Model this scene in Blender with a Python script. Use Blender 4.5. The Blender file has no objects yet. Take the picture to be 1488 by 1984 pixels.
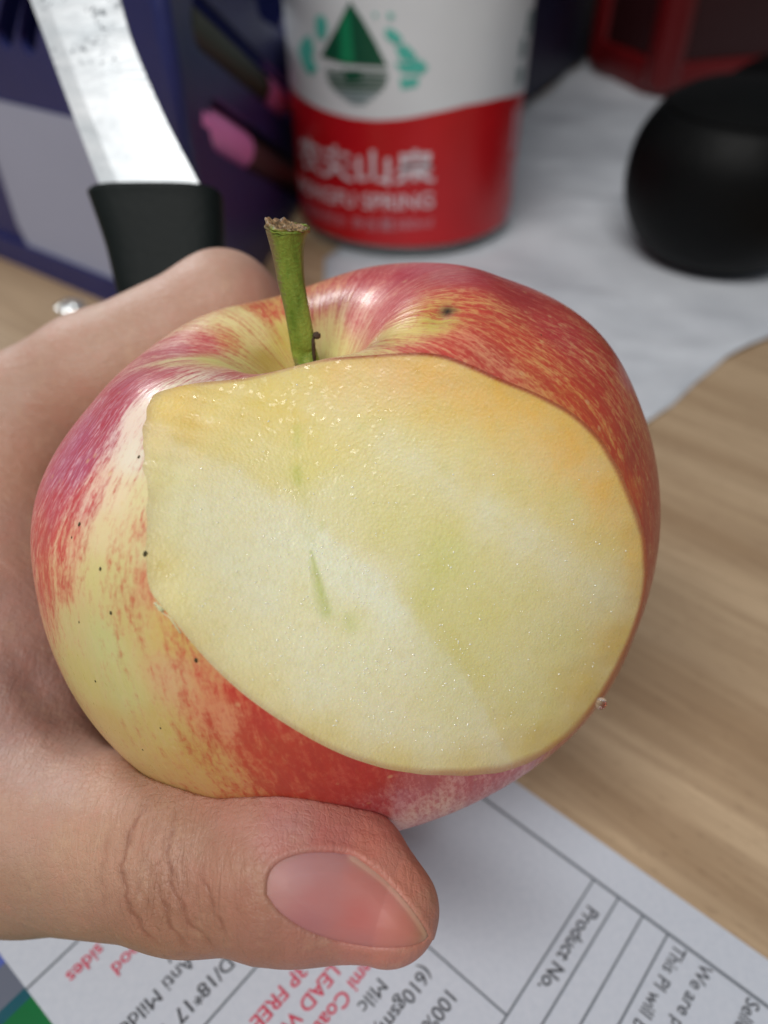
import bpy, bmesh, math, random
import numpy as np
from mathutils import Vector, Matrix
rng = np.random.default_rng(7)
random.seed(7)
CM = 0.01
SCN = bpy.context.scene
COL = SCN.collection

# ------------------------------------------------------------------ camera
CAM_H = 14.5                       # cm above the desk
PITCH = math.radians(42)
CP, SP = math.cos(PITCH), math.sin(PITCH)
FPX = 1499.0                       # focal length in photograph pixels (1488 x 1984)
cd = bpy.data.cameras.new("camera")
cam = bpy.data.objects.new("camera", cd)
COL.objects.link(cam)
SCN.camera = cam
cam.location = (0, 0, CAM_H * CM)
cam.rotation_euler = (math.radians(90) - PITCH, 0, 0)
cd.sensor_fit = 'VERTICAL'
cd.sensor_height = 36.0
cd.lens = FPX * 36.0 / 1984.0
cd.clip_start = 0.005
cd.clip_end = 20
cd.dof.use_dof = True
cd.dof.focus_distance = 0.091
cd.dof.aperture_fstop = 14.0
SCN.render.resolution_x, SCN.render.resolution_y = 768, 1024

# ------------------------------------------------------------------ room light
world = bpy.data.worlds.new("World")
SCN.world = world
world.use_nodes = True
wb = world.node_tree.nodes["Background"]
wb.inputs[0].default_value = (0.80, 0.88, 1.0, 1)
wb.inputs[1].default_value = 0.13


def area_light(name, loc, target, sx, sy, watts, col):
    ld = bpy.data.lights.new(name, 'AREA')
    ld.shape = 'RECTANGLE'
    ld.size, ld.size_y = sx, sy
    ld.energy = watts
    ld.color = col
    o = bpy.data.objects.new(name, ld)
    COL.objects.link(o)
    o.location = loc
    d = Vector(target) - Vector(loc)
    o.rotation_euler = d.to_track_quat('-Z', 'Y').to_euler()
    return o


area_light("ceiling_light", (-1.35, 1.70, 1.20), (0, 0.1, 0), 0.6, 0.40, 25.0, (0.95, 0.98, 1.0))
area_light("ceiling_light", (-0.38, -0.70, 1.50), (0, 0.1, 0), 1.2, 0.30, 23.5, (1.0, 0.98, 0.94))
SCN.view_settings.view_transform = 'Standard'
SCN.view_settings.look = 'None'
SCN.view_settings.exposure = 0.0
SCN.view_settings.gamma = 1.0
SCN.cycles.max_bounces = 8
SCN.cycles.use_denoising = True
SCN.cycles.sample_clamp_indirect = 6


# ------------------------------------------------------------------ coordinates
# camera-aligned centimetres (X right, Y up, D away) <-> world metres
def c2w(P):
    P = np.asarray(P, float)
    X, Y, D = P[..., 0], P[..., 1], P[..., 2]
    return np.stack([X, D * CP + Y * SP, CAM_H - D * SP + Y * CP], -1) * CM


def pix(px, py, D):
    return np.array([(px - 744) / FPX * D, (992 - py) / FPX * D, D])


def proj(P):
    P = np.asarray(P, float)
    return np.stack([744 + FPX * P[..., 0] / P[..., 2], 992 - FPX * P[..., 1] / P[..., 2]], -1)


# ------------------------------------------------------------------ materials
def lin(r, g, b):
    f = lambda c: (c / 255 / 12.92) if c / 255 <= 0.04045 else ((c / 255 + 0.055) / 1.055) ** 2.4
    return (f(r), f(g), f(b), 1.0)


class NT:
    def __init__(s, name):
        s.m = bpy.data.materials.new(name)
        s.m.use_nodes = True
        s.t = s.m.node_tree
        s.b = s.t.nodes["Principled BSDF"]

    def n(s, typ, **kw):
        nd = s.t.nodes.new(typ)
        for k, v in kw.items():
            if isinstance(k, str) and hasattr(nd, k):
                setattr(nd, k, v)
        return nd

    def l(s, a, b):
        s.t.links.new(a, b)

    def set(s, **kw):
        for k, v in kw.items():
            s.b.inputs[k.replace('_', ' ')].default_value = v
        return s

    def noise(s, vec, scale, detail=3, rough=0.55, dist=0.0):
        nd = s.n('ShaderNodeTexNoise')
        nd.inputs['Scale'].default_value = scale
        nd.inputs['Detail'].default_value = detail
        nd.inputs['Roughness'].default_value = rough
        nd.inputs['Distortion'].default_value = dist
        if vec is not None:
            s.l(vec, nd.inputs['Vector'])
        return nd.outputs['Fac']

    def mapr(s, v, a, b, c=0.0, d=1.0, smooth=False):
        nd = s.n('ShaderNodeMapRange')
        if smooth:
            nd.interpolation_type = 'SMOOTHSTEP'
        s.l(v, nd.inputs[0])
        for i, x in zip((1, 2, 3, 4), (a, b, c, d)):
            nd.inputs[i].default_value = x
        return nd.outputs[0]

    def math(s, op, a, b=None):
        nd = s.n('ShaderNodeMath')
        nd.operation = op
        for i, x in enumerate((a, b)):
            if x is None:
                continue
            if isinstance(x, (int, float)):
                nd.inputs[i].default_value = x
            else:
                s.l(x, nd.inputs[i])
        return nd.outputs[0]

    def mix(s, f, a, b, mode='MIX'):
        nd = s.n('ShaderNodeMix')
        nd.data_type = 'RGBA'
        nd.blend_type = mode
        for i, x in ((0, f), (6, a), (7, b)):
            if isinstance(x, (int, float)):
                nd.inputs[i].default_value = x
            elif isinstance(x, tuple):
                nd.inputs[i].default_value = x
            else:
                s.l(x, nd.inputs[i])
        return nd.outputs[2]

    def attr(s, name, out='Color'):
        nd = s.n('ShaderNodeAttribute')
        nd.attribute_name = name
        return nd.outputs[out]

    def pos(s):
        return s.n('ShaderNodeTexCoord').outputs['Object']

    def scale(s, vec, xyz, rotz=0.0):
        nd = s.n('ShaderNodeMapping')
        nd.inputs['Scale'].default_value = xyz
        nd.inputs['Rotation'].default_value = (0, 0, rotz)
        s.l(vec, nd.inputs['Vector'])
        return nd.outputs[0]

    def bump(s, h, dist, strength=1.0, nrm=None):
        nd = s.n('ShaderNodeBump')
        nd.inputs['Distance'].default_value = dist
        nd.inputs['Strength'].default_value = strength
        s.l(h, nd.inputs['Height'])
        if nrm is not None:
            s.l(nrm, nd.inputs['Normal'])
        return nd.outputs[0]


def plain(name, rgb, rough=0.5, spec=0.5, metal=0.0, var=0.0, vscale=200, bump=0.0, bscale=800, coat=0.0):
    t = NT(name)
    t.set(Base_Color=rgb, Roughness=rough, Metallic=metal, Specular_IOR_Level=spec, Coat_Weight=coat)
    if var:
        f = t.mapr(t.noise(t.pos(), vscale), 0.3, 0.7)
        dark = tuple(c * (1 - var) for c in rgb[:3]) + (1,)
        t.l(t.mix(f, dark, rgb), t.b.inputs['Base Color'])
    if bump:
        t.l(t.bump(t.noise(t.pos(), bscale), bump), t.b.inputs['Normal'])
    return t.m


# ------------------------------------------------------------------ mesh helpers
def link(name, me, parent=None):
    o = bpy.data.objects.new(name, me)
    COL.objects.link(o)
    if parent is not None:
        o.parent = parent
        o.matrix_parent_inverse = parent.matrix_world.inverted()
    return o


def mesh(name, V, Fc, mat=None, parent=None, smooth=True):
    """V in world metres"""
    me = bpy.data.meshes.new(name)
    V = np.asarray(V, np.float64)
    if isinstance(Fc, np.ndarray):
        n, k = Fc.shape
        me.vertices.add(len(V))
        me.vertices.foreach_set('co', V.astype(np.float32).ravel())
        me.loops.add(n * k)
        me.loops.foreach_set('vertex_index', Fc.astype(np.int32).ravel())
        me.polygons.add(n)
        me.polygons.foreach_set('loop_start', (np.arange(n) * k).astype(np.int32))
        me.update(calc_edges=True)
    else:
        me.from_pydata([tuple(v) for v in V], [], [tuple(f) for f in Fc])
        me.update()
    me.validate()
    if smooth:
        me.polygons.foreach_set('use_smooth', np.ones(len(me.polygons), bool))
    if mat:
        me.materials.append(mat)
    return link(name, me, parent)


def vattr(o, name, A):
    A = np.asarray(A, np.float32)
    if A.ndim == 1:
        a = o.data.attributes.new(name, 'FLOAT', 'POINT')
        a.data.foreach_set('value', A)
    else:
        a = o.data.attributes.new(name, 'FLOAT_COLOR', 'POINT')
        a.data.foreach_set('color', np.concatenate([A, np.ones((len(A), 1), np.float32)], 1).ravel())


def tag(o, label=None, cat=None, group=None, kind=None):
    for k, v in (('label', label), ('category', cat), ('group', group), ('kind', kind)):
        if v:
            o[k] = v
    return o


def empty(name, loc_cm, rz=0):
    o = bpy.data.objects.new(name, None)
    COL.objects.link(o)
    o.location = Vector(loc_cm) * CM
    o.rotation_euler = (0, 0, rz)
    o.empty_display_size = 0.01
    bpy.context.view_layer.update()
    return o


def bm_obj(name, bm, mat, parent=None, smooth=False, local=True):
    """bmesh in cm, in the parent's local frame when local"""
    bmesh.ops.recalc_face_normals(bm, faces=bm.faces)
    bmesh.ops.scale(bm, vec=(CM, CM, CM), verts=bm.verts)
    me = bpy.data.meshes.new(name)
    bm.to_mesh(me)
    bm.free()
    if smooth:
        for p in me.polygons:
            p.use_smooth = True
    me.materials.append(mat)
    o = bpy.data.objects.new(name, me)
    COL.objects.link(o)
    if parent is not None:
        o.parent = parent
        if not local:
            o.matrix_parent_inverse = parent.matrix_world.inverted()
    return o


def box_bm(x0, x1, y0, y1, z0, z1, bev=0.0, seg=2, M=None):
    bm = bmesh.new()
    bmesh.ops.create_cube(bm, size=1)
    for v in bm.verts:
        v.co = Vector((x0 + (v.co.x + .5) * (x1 - x0), y0 + (v.co.y + .5) * (y1 - y0), z0 + (v.co.z + .5) * (z1 - z0)))
    if bev:
        bmesh.ops.bevel(bm, geom=bm.edges[:], offset=bev, segments=seg, affect='EDGES', profile=.5)
    if M is not None:
        bm.transform(M)
    return bm


def lathe_bm(prof, n=96, cx=0, cy=0):
    bm = bmesh.new()
    rings = []
    for r, z in prof:
        if r < 1e-6:
            rings.append([bm.verts.new((cx, cy, z))])
        else:
            rings.append([bm.verts.new((cx + r * math.cos(2 * math.pi * i / n), cy + r * math.sin(2 * math.pi * i / n), z)) for i in range(n)])
    for a, b in zip(rings, rings[1:]):
        for i in range(n):
            j = (i + 1) % n
            if len(a) == 1 and len(b) > 1:
                bm.faces.new((a[0], b[i], b[j]))
            elif len(b) == 1 and len(a) > 1:
                bm.faces.new((a[i], a[j], b[0]))
            elif len(a) > 1:
                bm.faces.new((a[i], a[j], b[j], b[i]))
    return bm


def smooth_prof(pts, k=6):
    """Catmull-Rom through profile points"""
    P = [np.array(p, float) for p in pts]
    P = [2 * P[0] - P[1]] + P + [2 * P[-1] - P[-2]]
    out = []
    for i in range(1, len(P) - 2):
        for j in range(k):
            t = j / k
            a, b, c, d = P[i - 1], P[i], P[i + 1], P[i + 2]
            out.append(.5 * (2 * b + (c - a) * t + (2 * a - 5 * b + 4 * c - d) * t * t + (3 * b - a - 3 * c + d) * t ** 3))
    out.append(P[-2])
    return out


def poly_curve_mesh(loops, depth):
    """flat polygon (first loop) with holes (other loops), extruded by depth about z=0 -> mesh data, cm"""
    cu = bpy.data.curves.new('c', 'CURVE')
    cu.dimensions = '2D'
    cu.fill_mode = 'BOTH'
    cu.extrude = depth / 2
    for L in loops:
        sp = cu.splines.new('POLY')
        sp.points.add(len(L) - 1)
        for p, q in zip(sp.points, L):
            p.co = (q[0], q[1], 0, 1)
        sp.use_cyclic_u = True
    o = bpy.data.objects.new('c', cu)
    COL.objects.link(o)
    me = bpy.data.meshes.new_from_object(o.evaluated_get(bpy.context.evaluated_depsgraph_get()))
    bpy.data.objects.remove(o)
    bpy.data.curves.remove(cu)
    return me


def text_mesh(s, size, bold=0.0):
    cu = bpy.data.curves.new('t', 'FONT')
    cu.body = s
    cu.size = size
    cu.offset = bold
    cu.resolution_u = 3
    o = bpy.data.objects.new('t', cu)
    COL.objects.link(o)
    me = bpy.data.meshes.new_from_object(o.evaluated_get(bpy.context.evaluated_depsgraph_get()))
    bpy.data.objects.remove(o)
    bpy.data.curves.remove(cu)
    return me


def rbf(P, C, A, power=3.0, soft=0.25):
    """smooth interpolation of values A given at points C, evaluated at P"""
    C = np.asarray(C, float)
    A = np.asarray(A, float)
    out = np.zeros((len(P),) + A.shape[1:])
    W = np.zeros(len(P))
    for c, a in zip(C, A):
        w = 1.0 / (np.sum((P - c) ** 2, 1) + soft ** 2) ** (power / 2)
        W += w
        out += w[:, None] * a if A.ndim > 1 else w * a
    return out / (W[:, None] if A.ndim > 1 else W)


# ================================================================== DESK
PAPER_ANG = math.radians(-40)
t = NT("desk_wood")
p = t.scale(t.pos(), (1, 1, 1), math.radians(40))
pl = t.scale(p, (3, 48, 6))
n1 = t.noise(pl, 1.0, 4, 0.6, 0.4)
n2 = t.noise(t.scale(p, (25, 420, 20)), 1.0, 3, 0.6)
n3 = t.noise(t.scale(p, (260, 900, 100)), 1.0, 2, 0.6)
col = t.mix(t.mapr(n1, 0.33, 0.66), lin(164, 136, 106), lin(204, 178, 146))
col = t.mix(t.mapr(n2, .38, .70, 0, .45), col, lin(142, 114, 88))
col = t.mix(t.mapr(n3, 0.58, 0.75, 0, 0.35), col, lin(118, 92, 70))
t.l(col, t.b.inputs['Base Color'])
t.set(Roughness=0.42)
t.l(t.bump(n3, 0.0001, 0.4), t.b.inputs['Normal'])
WOOD = t.m
desk = bm_obj('desk', box_bm(-75, 75, -25, 115, -2.5, 0, .15), WOOD)
tag(desk, 'light brown wood grain desk top under everything', 'desk', kind='structure')
floor_m = plain("floor_grey", (.2, .2, .2, 1), .7, var=.2, vscale=4)
tag(bm_obj('floor', box_bm(-300, 300, -300, 300, -78, -75), floor_m), 'grey office floor below the desk', kind='structure')
wall_m = plain("partition_fabric", (.10, .11, .13, 1), .9, var=.2, vscale=60)
tag(bm_obj('wall', box_bm(-160, 160, 118, 121, -75, 60), wall_m), 'dark grey office partition behind the desk', kind='structure')

# ================================================================== APPLE
APC = np.array([-0.3684, -0.4155, 11.5377])
AX = np.array([-0.2191, 0.8596, -0.5265])
AX /= np.linalg.norm(AX)
TH = np.radians([0, 10, 20, 32, 45, 60, 75, 90, 110, 130, 150, 165, 180])
YS = np.array([2.3655, 2.6027, 3.446, 3.9453, 4.0598, 4.2113, 4.1503, 4.1258, 4.1494, 4.2734, 3.9547, 3.5157, 3.0857])
LOB = [0.0059, -0.0208, 0.0722, -0.0478]
NRM = np.array([0.1784, -0.0009, -1.0])
NRM /= np.linalg.norm(NRM)
CUTW = [8.6594, -0.0101, 0.0031, -0.1331, 0.0126, 0.0099]
CUTB = [-0.1345, 0.1499, 0.1586, -0.0314, 0.0422]
GC = [(3.0, 1.95), (2.75, 1.1), (2.7, 0.1), (2.35, -.65), (1.5, -1.5)]
E1 = np.cross(AX, [0, 0, 1.0])
E1 /= np.linalg.norm(E1)
E2 = np.cross(AX, E1)
CO = np.array([(770 - 744) / FPX, -(1090 - 992) / FPX, 1]) * CUTW[0]
CU = np.cross([0, 1, 0], NRM)
CU /= np.linalg.norm(CU)
CV = np.cross(NRM, CU)


def radial(th):
    n = len(TH)
    m = np.zeros(n)
    m[1:-1] = (YS[2:] - YS[:-2]) / (TH[2:] - TH[:-2])
    i = np.clip(np.searchsorted(TH, th) - 1, 0, n - 2)
    h = TH[i + 1] - TH[i]
    s = (th - TH[i]) / h
    return (2 * s ** 3 - 3 * s ** 2 + 1) * YS[i] + (s ** 3 - 2 * s ** 2 + s) * h * m[i] + (-2 * s ** 3 + 3 * s ** 2) * YS[i + 1] + (s ** 3 - s ** 2) * h * m[i + 1]


def apple_r(th, ph):
    s = np.sin(th)
    lob = 1 + s * (LOB[0] * np.cos(ph) + LOB[1] * np.sin(ph)) + s * s * (LOB[2] * np.cos(2 * ph) + LOB[3] * np.sin(2 * ph))
    cav = np.exp(-((th - .42) / .22) ** 2)
    lob = lob + cav * (0.014 * np.sin(5 * ph + 0.6) + 0.010 * np.sin(3 * ph + 2.0))
    return radial(th) * lob


def apple_sdf(P):
    q = P - APC
    l = np.linalg.norm(q, axis=-1) + 1e-9
    d = q / l[..., None]
    th = np.arccos(np.clip(d @ AX, -1, 1))
    ph = np.arctan2(d @ E2, d @ E1)
    return l - apple_r(th, ph)


def cut_height(u, v):
    k = CUTW[1] * u * u + CUTW[2] * v * v + CUTW[3] * u * v + CUTW[4] * u ** 3 + CUTW[5] * v ** 3
    for (a, b), g in zip(GC, CUTB):
        k = k + g * np.exp(-((u - a) ** 2 + (v - b) ** 2) / (2 * .85 ** 2))
    # shallow steps left by the knife: two low ridges running down to the right
    w = (-u) * 0.62 + v * 0.785
    k = k + 0.004 * np.tanh((w + .25 * np.sin(u * 1.3) - .05) / .05) * np.exp(-((u - .2) / 1.9) ** 4)
    k = k - 0.003 * np.tanh((w - 1.15) / .12)
    # the knife edge wandered a little, most on the left
    rr = np.sqrt((u / 3.1) ** 2 + ((v + .1) / 2.5) ** 2)
    edge_w = np.clip((rr - .80) / .15, 0, 1)
    rag = .35 * np.sin(7.3 * v + 1.1 * u) + .3 * np.sin(15.1 * v + 2.0) + .2 * np.sin(29 * v - 7 * u) + .25 * np.sin(11 * u + 4 * v)
    k = k + edge_w * rag * (.010 + .022 * np.clip(u - 1.2, 0, 1))
    k = k - .05 * np.exp(-((u - 2.95) ** 2 + (v - 2.0) ** 2) / (2 * .28 ** 2))
    k = k - .10 * np.exp(-((u - 2.75) ** 2 + (v + .25) ** 2) / (2 * .25 ** 2))
    return k


def cut_s(P):
    q = P - CO
    u, v, w = q @ CU, q @ CV, q @ NRM
    return w - cut_height(np.clip(u, -4.2, 4.2), np.clip(v, -3.6, 3.6))


def clip_tris(V, T, s, keep_neg=True, attrs=()):
    """clip triangle mesh at s=0, keep s<0; returns V,T, attrs"""
    V = np.asarray(V)
    s = np.where(np.abs(s) < 1e-5, -1e-5, s)
    ins = s < 0
    cnt = ins[T].sum(1)
    out = [T[cnt == 3]]
    newV, newA = [], [[] for _ in attrs]
    edge = {}
    base = len(V)

    def cutp(i, j):
        key = (i, j) if i < j else (j, i)
        if key not in edge:
            f = s[key[0]] / (s[key[0]] - s[key[1]])
            edge[key] = base + len(newV)
            newV.append(V[key[0]] * (1 - f) + V[key[1]] * f)
            for a, na in zip(attrs, newA):
                na.append(a[key[0]] * (1 - f) + a[key[1]] * f)
        return edge[key]
    extra = []
    for tr in T[(cnt == 1) | (cnt == 2)]:
        a, b, c = (int(x) for x in tr)
        for _ in range(3):
            if (ins[a] and not ins[b] and not ins[c]) or (not ins[a] and ins[b] and ins[c]):
                break
            a, b, c = b, c, a
        if ins[a]:
            extra.append((a, cutp(a, b), cutp(a, c)))
        else:
            x, y = cutp(a, b), cutp(a, c)
            extra.append((x, b, c))
            extra.append((x, c, y))
    if extra:
        out.append(np.array(extra, int))
    T2 = np.concatenate(out)
    V2 = np.concatenate([V, np.array(newV)]) if newV else V
    A2 = [np.concatenate([a, np.array(na)]) if newV else a for a, na in zip(attrs, newA)]
    used = np.unique(T2)
    rem = -np.ones(len(V2), int)
    rem[used] = np.arange(len(used))
    return V2[used], rem[T2], [a[used] for a in A2]


apple = empty('apple', tuple(c2w(APC - AX * 3.1) / CM))
tag(apple, 'red and yellow apple with a slice cut off its front, held in the hand', 'apple')

NTH, NPH = 330, 760
th = np.pi * (np.linspace(0, 1, NTH))
ph = np.linspace(-np.pi, np.pi, NPH, endpoint=False)
G, H = np.meshgrid(th, ph, indexing='ij')
Rr = apple_r(G, H)
dirs = np.cos(G)[..., None] * AX + (np.sin(G) * np.cos(H))[..., None] * E1 + (np.sin(G) * np.sin(H))[..., None] * E2
AV = (APC + dirs * Rr[..., None]).reshape(-1, 3)
gi, gj = np.meshgrid(np.arange(NTH - 1), np.arange(NPH), indexing='ij')
a = (gi * NPH + gj).ravel()
b = (gi * NPH + (gj + 1) % NPH).ravel()
c = ((gi + 1) * NPH + (gj + 1) % NPH).ravel()
d = ((gi + 1) * NPH + gj).ravel()
AT = np.concatenate([np.stack([a, d, c], 1), np.stack([a, c, b], 1)])
SV = np.stack([np.cos(H), np.sin(H), G], -1).reshape(-1, 3)
# dimples and pock mark
fnr = AV - APC
view = -AV / np.linalg.norm(AV, axis=1)[:, None]
fr = np.einsum('ij,ij->i', fnr / np.linalg.norm(fnr, axis=1)[:, None], view)
apx = proj(AV)
AS = cut_s(AV)


def on_apple(px, py, behind_ok=False):
    ok = (AS < 0)
    dd = np.hypot(apx[:, 0] - px, apx[:, 1] - py) + np.where(ok, 0, 1e6)
    near = np.where(dd < max(dd.min() + 6, 12))[0]
    return AV[near[np.argmin(AV[near, 2])]]


bl = on_apple(857, 596)
for cpt, dep, sg in ((bl, .07, .10), (on_apple(900, 580), .04, .2), (on_apple(820, 625), .03, .25)):
    AV = AV - (dirs.reshape(-1, 3)) * (dep * np.exp(-np.sum((AV - cpt) ** 2, 1) / (2 * sg ** 2)))[:, None]

# colours painted at points of the skin: (px, py, light colour, blush colour, coverage)
PAINT = [
    (1240, 880, (205, 150, 90), (165, 28, 36), .93), (1268, 1000, (205, 140, 90), (165, 30, 34), .95), (1262, 1150, (200, 150, 90), (170, 45, 38), .85),
    (1200, 760, (215, 150, 95), (180, 40, 42), .88), (1160, 690, (220, 160, 105), (185, 36, 50), .86), (1100, 640, (215, 150, 110), (178, 38, 60), .88),
    (1000, 555, (215, 130, 110), (158, 30, 50), .93), (900, 522, (205, 130, 120), (160, 34, 62), .92), (800, 515, (210, 120, 120), (168, 38, 70), .92), (700, 530, (230, 160, 150), (170, 36, 60), .85),
    (640, 560, (225, 165, 120), (178, 60, 60), .75), (680, 610, (235, 190, 170), (200, 84, 100), .62), (740, 590, (230, 165, 155), (192, 56, 76), .72), (640, 640, (225, 205, 140), (200, 110, 90), .30), (630, 680, (214, 204, 130), (200, 130, 90), .10),
    (780, 640, (222, 196, 120), (200, 90, 80), .38), (850, 610, (200, 180, 90), (190, 90, 60), .35), (720, 665, (220, 200, 130), (200, 90, 90), .30), (830, 670, (225, 165, 125), (196, 56, 60), .70),
    (930, 590, (215, 160, 100), (186, 48, 52), .74), (900, 650, (225, 150, 115), (192, 50, 54), .76), (1000, 650, (226, 160, 105), (196, 56, 50), .74), (1050, 700, (222, 165, 100), (190, 60, 48), .72), (950, 690, (224, 155, 115), (186, 60, 60), .72), (1120, 780, (220, 160, 90), (190, 54, 40), .78), (1190, 880, (220, 160, 90), (192, 60, 40), .80),
    (1235, 960, (215, 160, 85), (196, 66, 40), .80),
    (540, 590, (218, 190, 110), (190, 50, 50), .62), (500, 640, (222, 205, 140), (200, 110, 80), .22), (460, 610, (225, 205, 145), (200, 90, 70), .18), (560, 650, (200, 178, 90), (190, 110, 70), .10), (520, 690, (178, 150, 72), (160, 100, 50), .1), (450, 650, (210, 190, 120), (190, 40, 56), .62),
    (400, 655, (225, 180, 160), (186, 44, 70), .66), (340, 665, (230, 190, 175), (178, 60, 88), .62), (420, 690, (204, 202, 120), (190, 110, 70), .14), (350, 690, (214, 200, 140), (180, 60, 80), .45), (470, 700, (206, 200, 124), (176, 46, 56), .30),
    (300, 715, (225, 185, 170), (176, 44, 76), .72), (420, 735, (228, 214, 190), (170, 50, 76), .40), (330, 750, (226, 212, 180), (176, 50, 84), .40), (480, 715, (220, 180, 160), (166, 60, 86), .66), (540, 712, (215, 180, 150), (176, 84, 86), .5),
    (230, 750, (224, 176, 184), (168, 30, 66), .86), (200, 800, (226, 180, 190), (170, 34, 74), .88), (150, 840, (220, 170, 190), (168, 52, 100), .86), (110, 900, (222, 172, 188), (170, 58, 100), .84), (150, 900, (228, 186, 196), (176, 66, 108), .66), (210, 830, (236, 202, 196), (180, 60, 100), .50), (90, 980, (228, 180, 170), (184, 50, 82), .78),
    (160, 960, (232, 196, 176), (200, 52, 78), .62), (70, 1030, (228, 180, 150), (188, 58, 70), .76), (120, 1050, (230, 190, 150), (206, 64, 70), .64), (180, 935, (235, 200, 175), (205, 60, 80), .50), (110, 1130, (226, 186, 136), (206, 90, 78), .50), (75, 1120, (224, 176, 128), (200, 80, 70), .60), (130, 1210, (216, 200, 136), (215, 140, 100), .10),
    (250, 810, (240, 218, 200), (205, 110, 130), .18), (250, 880, (238, 226, 204), (210, 130, 130), .08), (220, 950, (236, 214, 176), (210, 110, 100), .14), (265, 950, (226, 214, 160), (210, 120, 100), .10), (200, 1020, (228, 208, 158), (210, 110, 90), .10), (280, 1030, (224, 204, 150), (215, 120, 100), .30), (270, 1060, (220, 206, 150), (210, 120, 90), .12),
    (283, 1120, (224, 176, 128), (214, 112, 84), .52), (230, 1120, (218, 206, 140), (210, 130, 90), .08), (180, 1130, (220, 206, 140), (210, 130, 90), .08), (250, 1220, (216, 196, 128), (212, 130, 90), .20), (200, 1250, (210, 208, 140), (200, 140, 90), .04), (310, 1230, (220, 190, 116), (214, 120, 80), .30), (360, 1240, (218, 190, 110), (212, 100, 70), .40),
    (150, 1320, (212, 198, 120), (200, 130, 80), .04), (230, 1340, (210, 200, 130), (200, 130, 80), .08), (330, 1320, (220, 180, 130), (214, 116, 86), .34), (400, 1320, (220, 160, 110), (208, 84, 66), .60), (430, 1390, (222, 150, 110), (200, 84, 60), .60), (300, 1420, (212, 184, 110), (205, 130, 70), .22), (210, 1420, (206, 178, 104), (190, 120, 60), .12),
    (380, 1480, (208, 166, 96), (196, 96, 50), .42), (460, 1350, (220, 130, 90), (204, 46, 48), .92), (510, 1400, (214, 120, 90), (192, 44, 46), .92), (520, 1460, (214, 130, 90), (190, 56, 44), .86), (600, 1480, (208, 110, 80), (186, 46, 42), .92), (700, 1510, (210, 100, 80), (184, 44, 48), .92),
    (820, 1520, (214, 130, 110), (184, 56, 56), .84), (780, 1560, (214, 140, 134), (184, 60, 74), .70), (850, 1565, (222, 172, 150), (190, 84, 86), .50), (920, 1525, (220, 150, 140), (184, 66, 76), .72), (1000, 1505, (222, 160, 150), (186, 70, 86), .70), (1090, 1440, (215, 160, 120), (176, 70, 56), .80), (1180, 1320, (205, 150, 100), (170, 70, 48), .85),
]
pc = np.array([on_apple(x[0], x[1]) for x in PAINT])
extra_pts = [APC + 4.2 * (math.sin(t0) * math.cos(p0) * E1 + math.sin(t0) * math.sin(p0) * E2 + math.cos(t0) * AX) for t0, p0 in
             ((1.2, 1.5708), (1.2, 2.4), (1.2, .7), (2.2, 1.57), (2.9, 0), (1.8, 0.2), (1.8, 3.0))]
extra_pts = [q for q in extra_pts if q[2] > 12.5]
pc = np.concatenate([pc, np.array(extra_pts).reshape(-1, 3)])
lightc = np.array([lin(*x[2])[:3] for x in PAINT] + [lin(220, 160, 110)[:3]] * len(extra_pts))
blushc = np.array([lin(*x[3])[:3] for x in PAINT] + [lin(170, 36, 44)[:3]] * len(extra_pts))
covc = np.array([x[4] * (.80 if x[1] < 900 and x[0] > 620 else 1) * ((.70 if x[0] < 500 else .84) if x[1] > 1300 else 1) for x in PAINT] + [.85] * len(extra_pts))
A_l = rbf(AV, pc, lightc, 4, .15)
A_b = rbf(AV, pc, blushc, 4, .15)
A_b = A_b * np.array([1.04, .92, .92])
A_c = rbf(AV, pc, covc, 4, .15)
apx = proj(AV)
spot = np.exp(-np.sum(((AV - on_apple(857, 597))) ** 2, 1) / (2 * .065 ** 2))
spot = np.maximum(spot, .6 * np.exp(-np.sum(((AV - on_apple(878, 590))) ** 2, 1) / (2 * .035 ** 2)))
SVV = [A_l, A_b, A_c, SV, spot]
V2, T2, at2 = clip_tris(AV, AT, AS, attrs=SVV)

t = NT("apple_skin")
sv = t.attr('streak', 'Vector')
cov = t.attr('cover', 'Fac')
big = t.noise(t.scale(sv, (9, 9, 1.1)), 1.0, 3, .6, .15)
mid = t.noise(t.scale(sv, (22, 22, 6)), 1.0, 4, .65, .3)
fine = t.noise(t.scale(sv, (66, 66, 26)), 1.0, 3, .68, .4)
dots = t.noise(t.pos(), 1500, 2, .6)
v = t.math('ADD', t.math('MULTIPLY', big, .50), t.math('MULTIPLY', mid, .70))
v = t.math('ADD', v, t.math('MULTIPLY', fine, .75))
v = t.math('ADD', v, t.math('MULTIPLY', dots, .35))          # mean 1.15
thr = t.math('SUBTRACT', t.math('ADD', v, t.math('MULTIPLY', cov, .60)), 1.15 + .29)
f = t.math('MULTIPLY', t.mapr(thr, -.26, .20, 0, 1, True), t.mapr(fine, .34, .62, .66, .98))
blush = t.mix(t.mapr(mid, .40, .62, 0, .55), t.attr('blush'), t.mix(.40, t.attr('blush'), lin(130, 30, 40)))
blush = t.mix(t.mapr(fine, .50, .72, 0, .28), blush, lin(206, 120, 84))
lightc_ = t.mix(t.mapr(fine, .42, .66, 0, .18), t.attr('light'), lin(236, 215, 175))
colr = t.mix(f, lightc_, blush)
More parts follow.
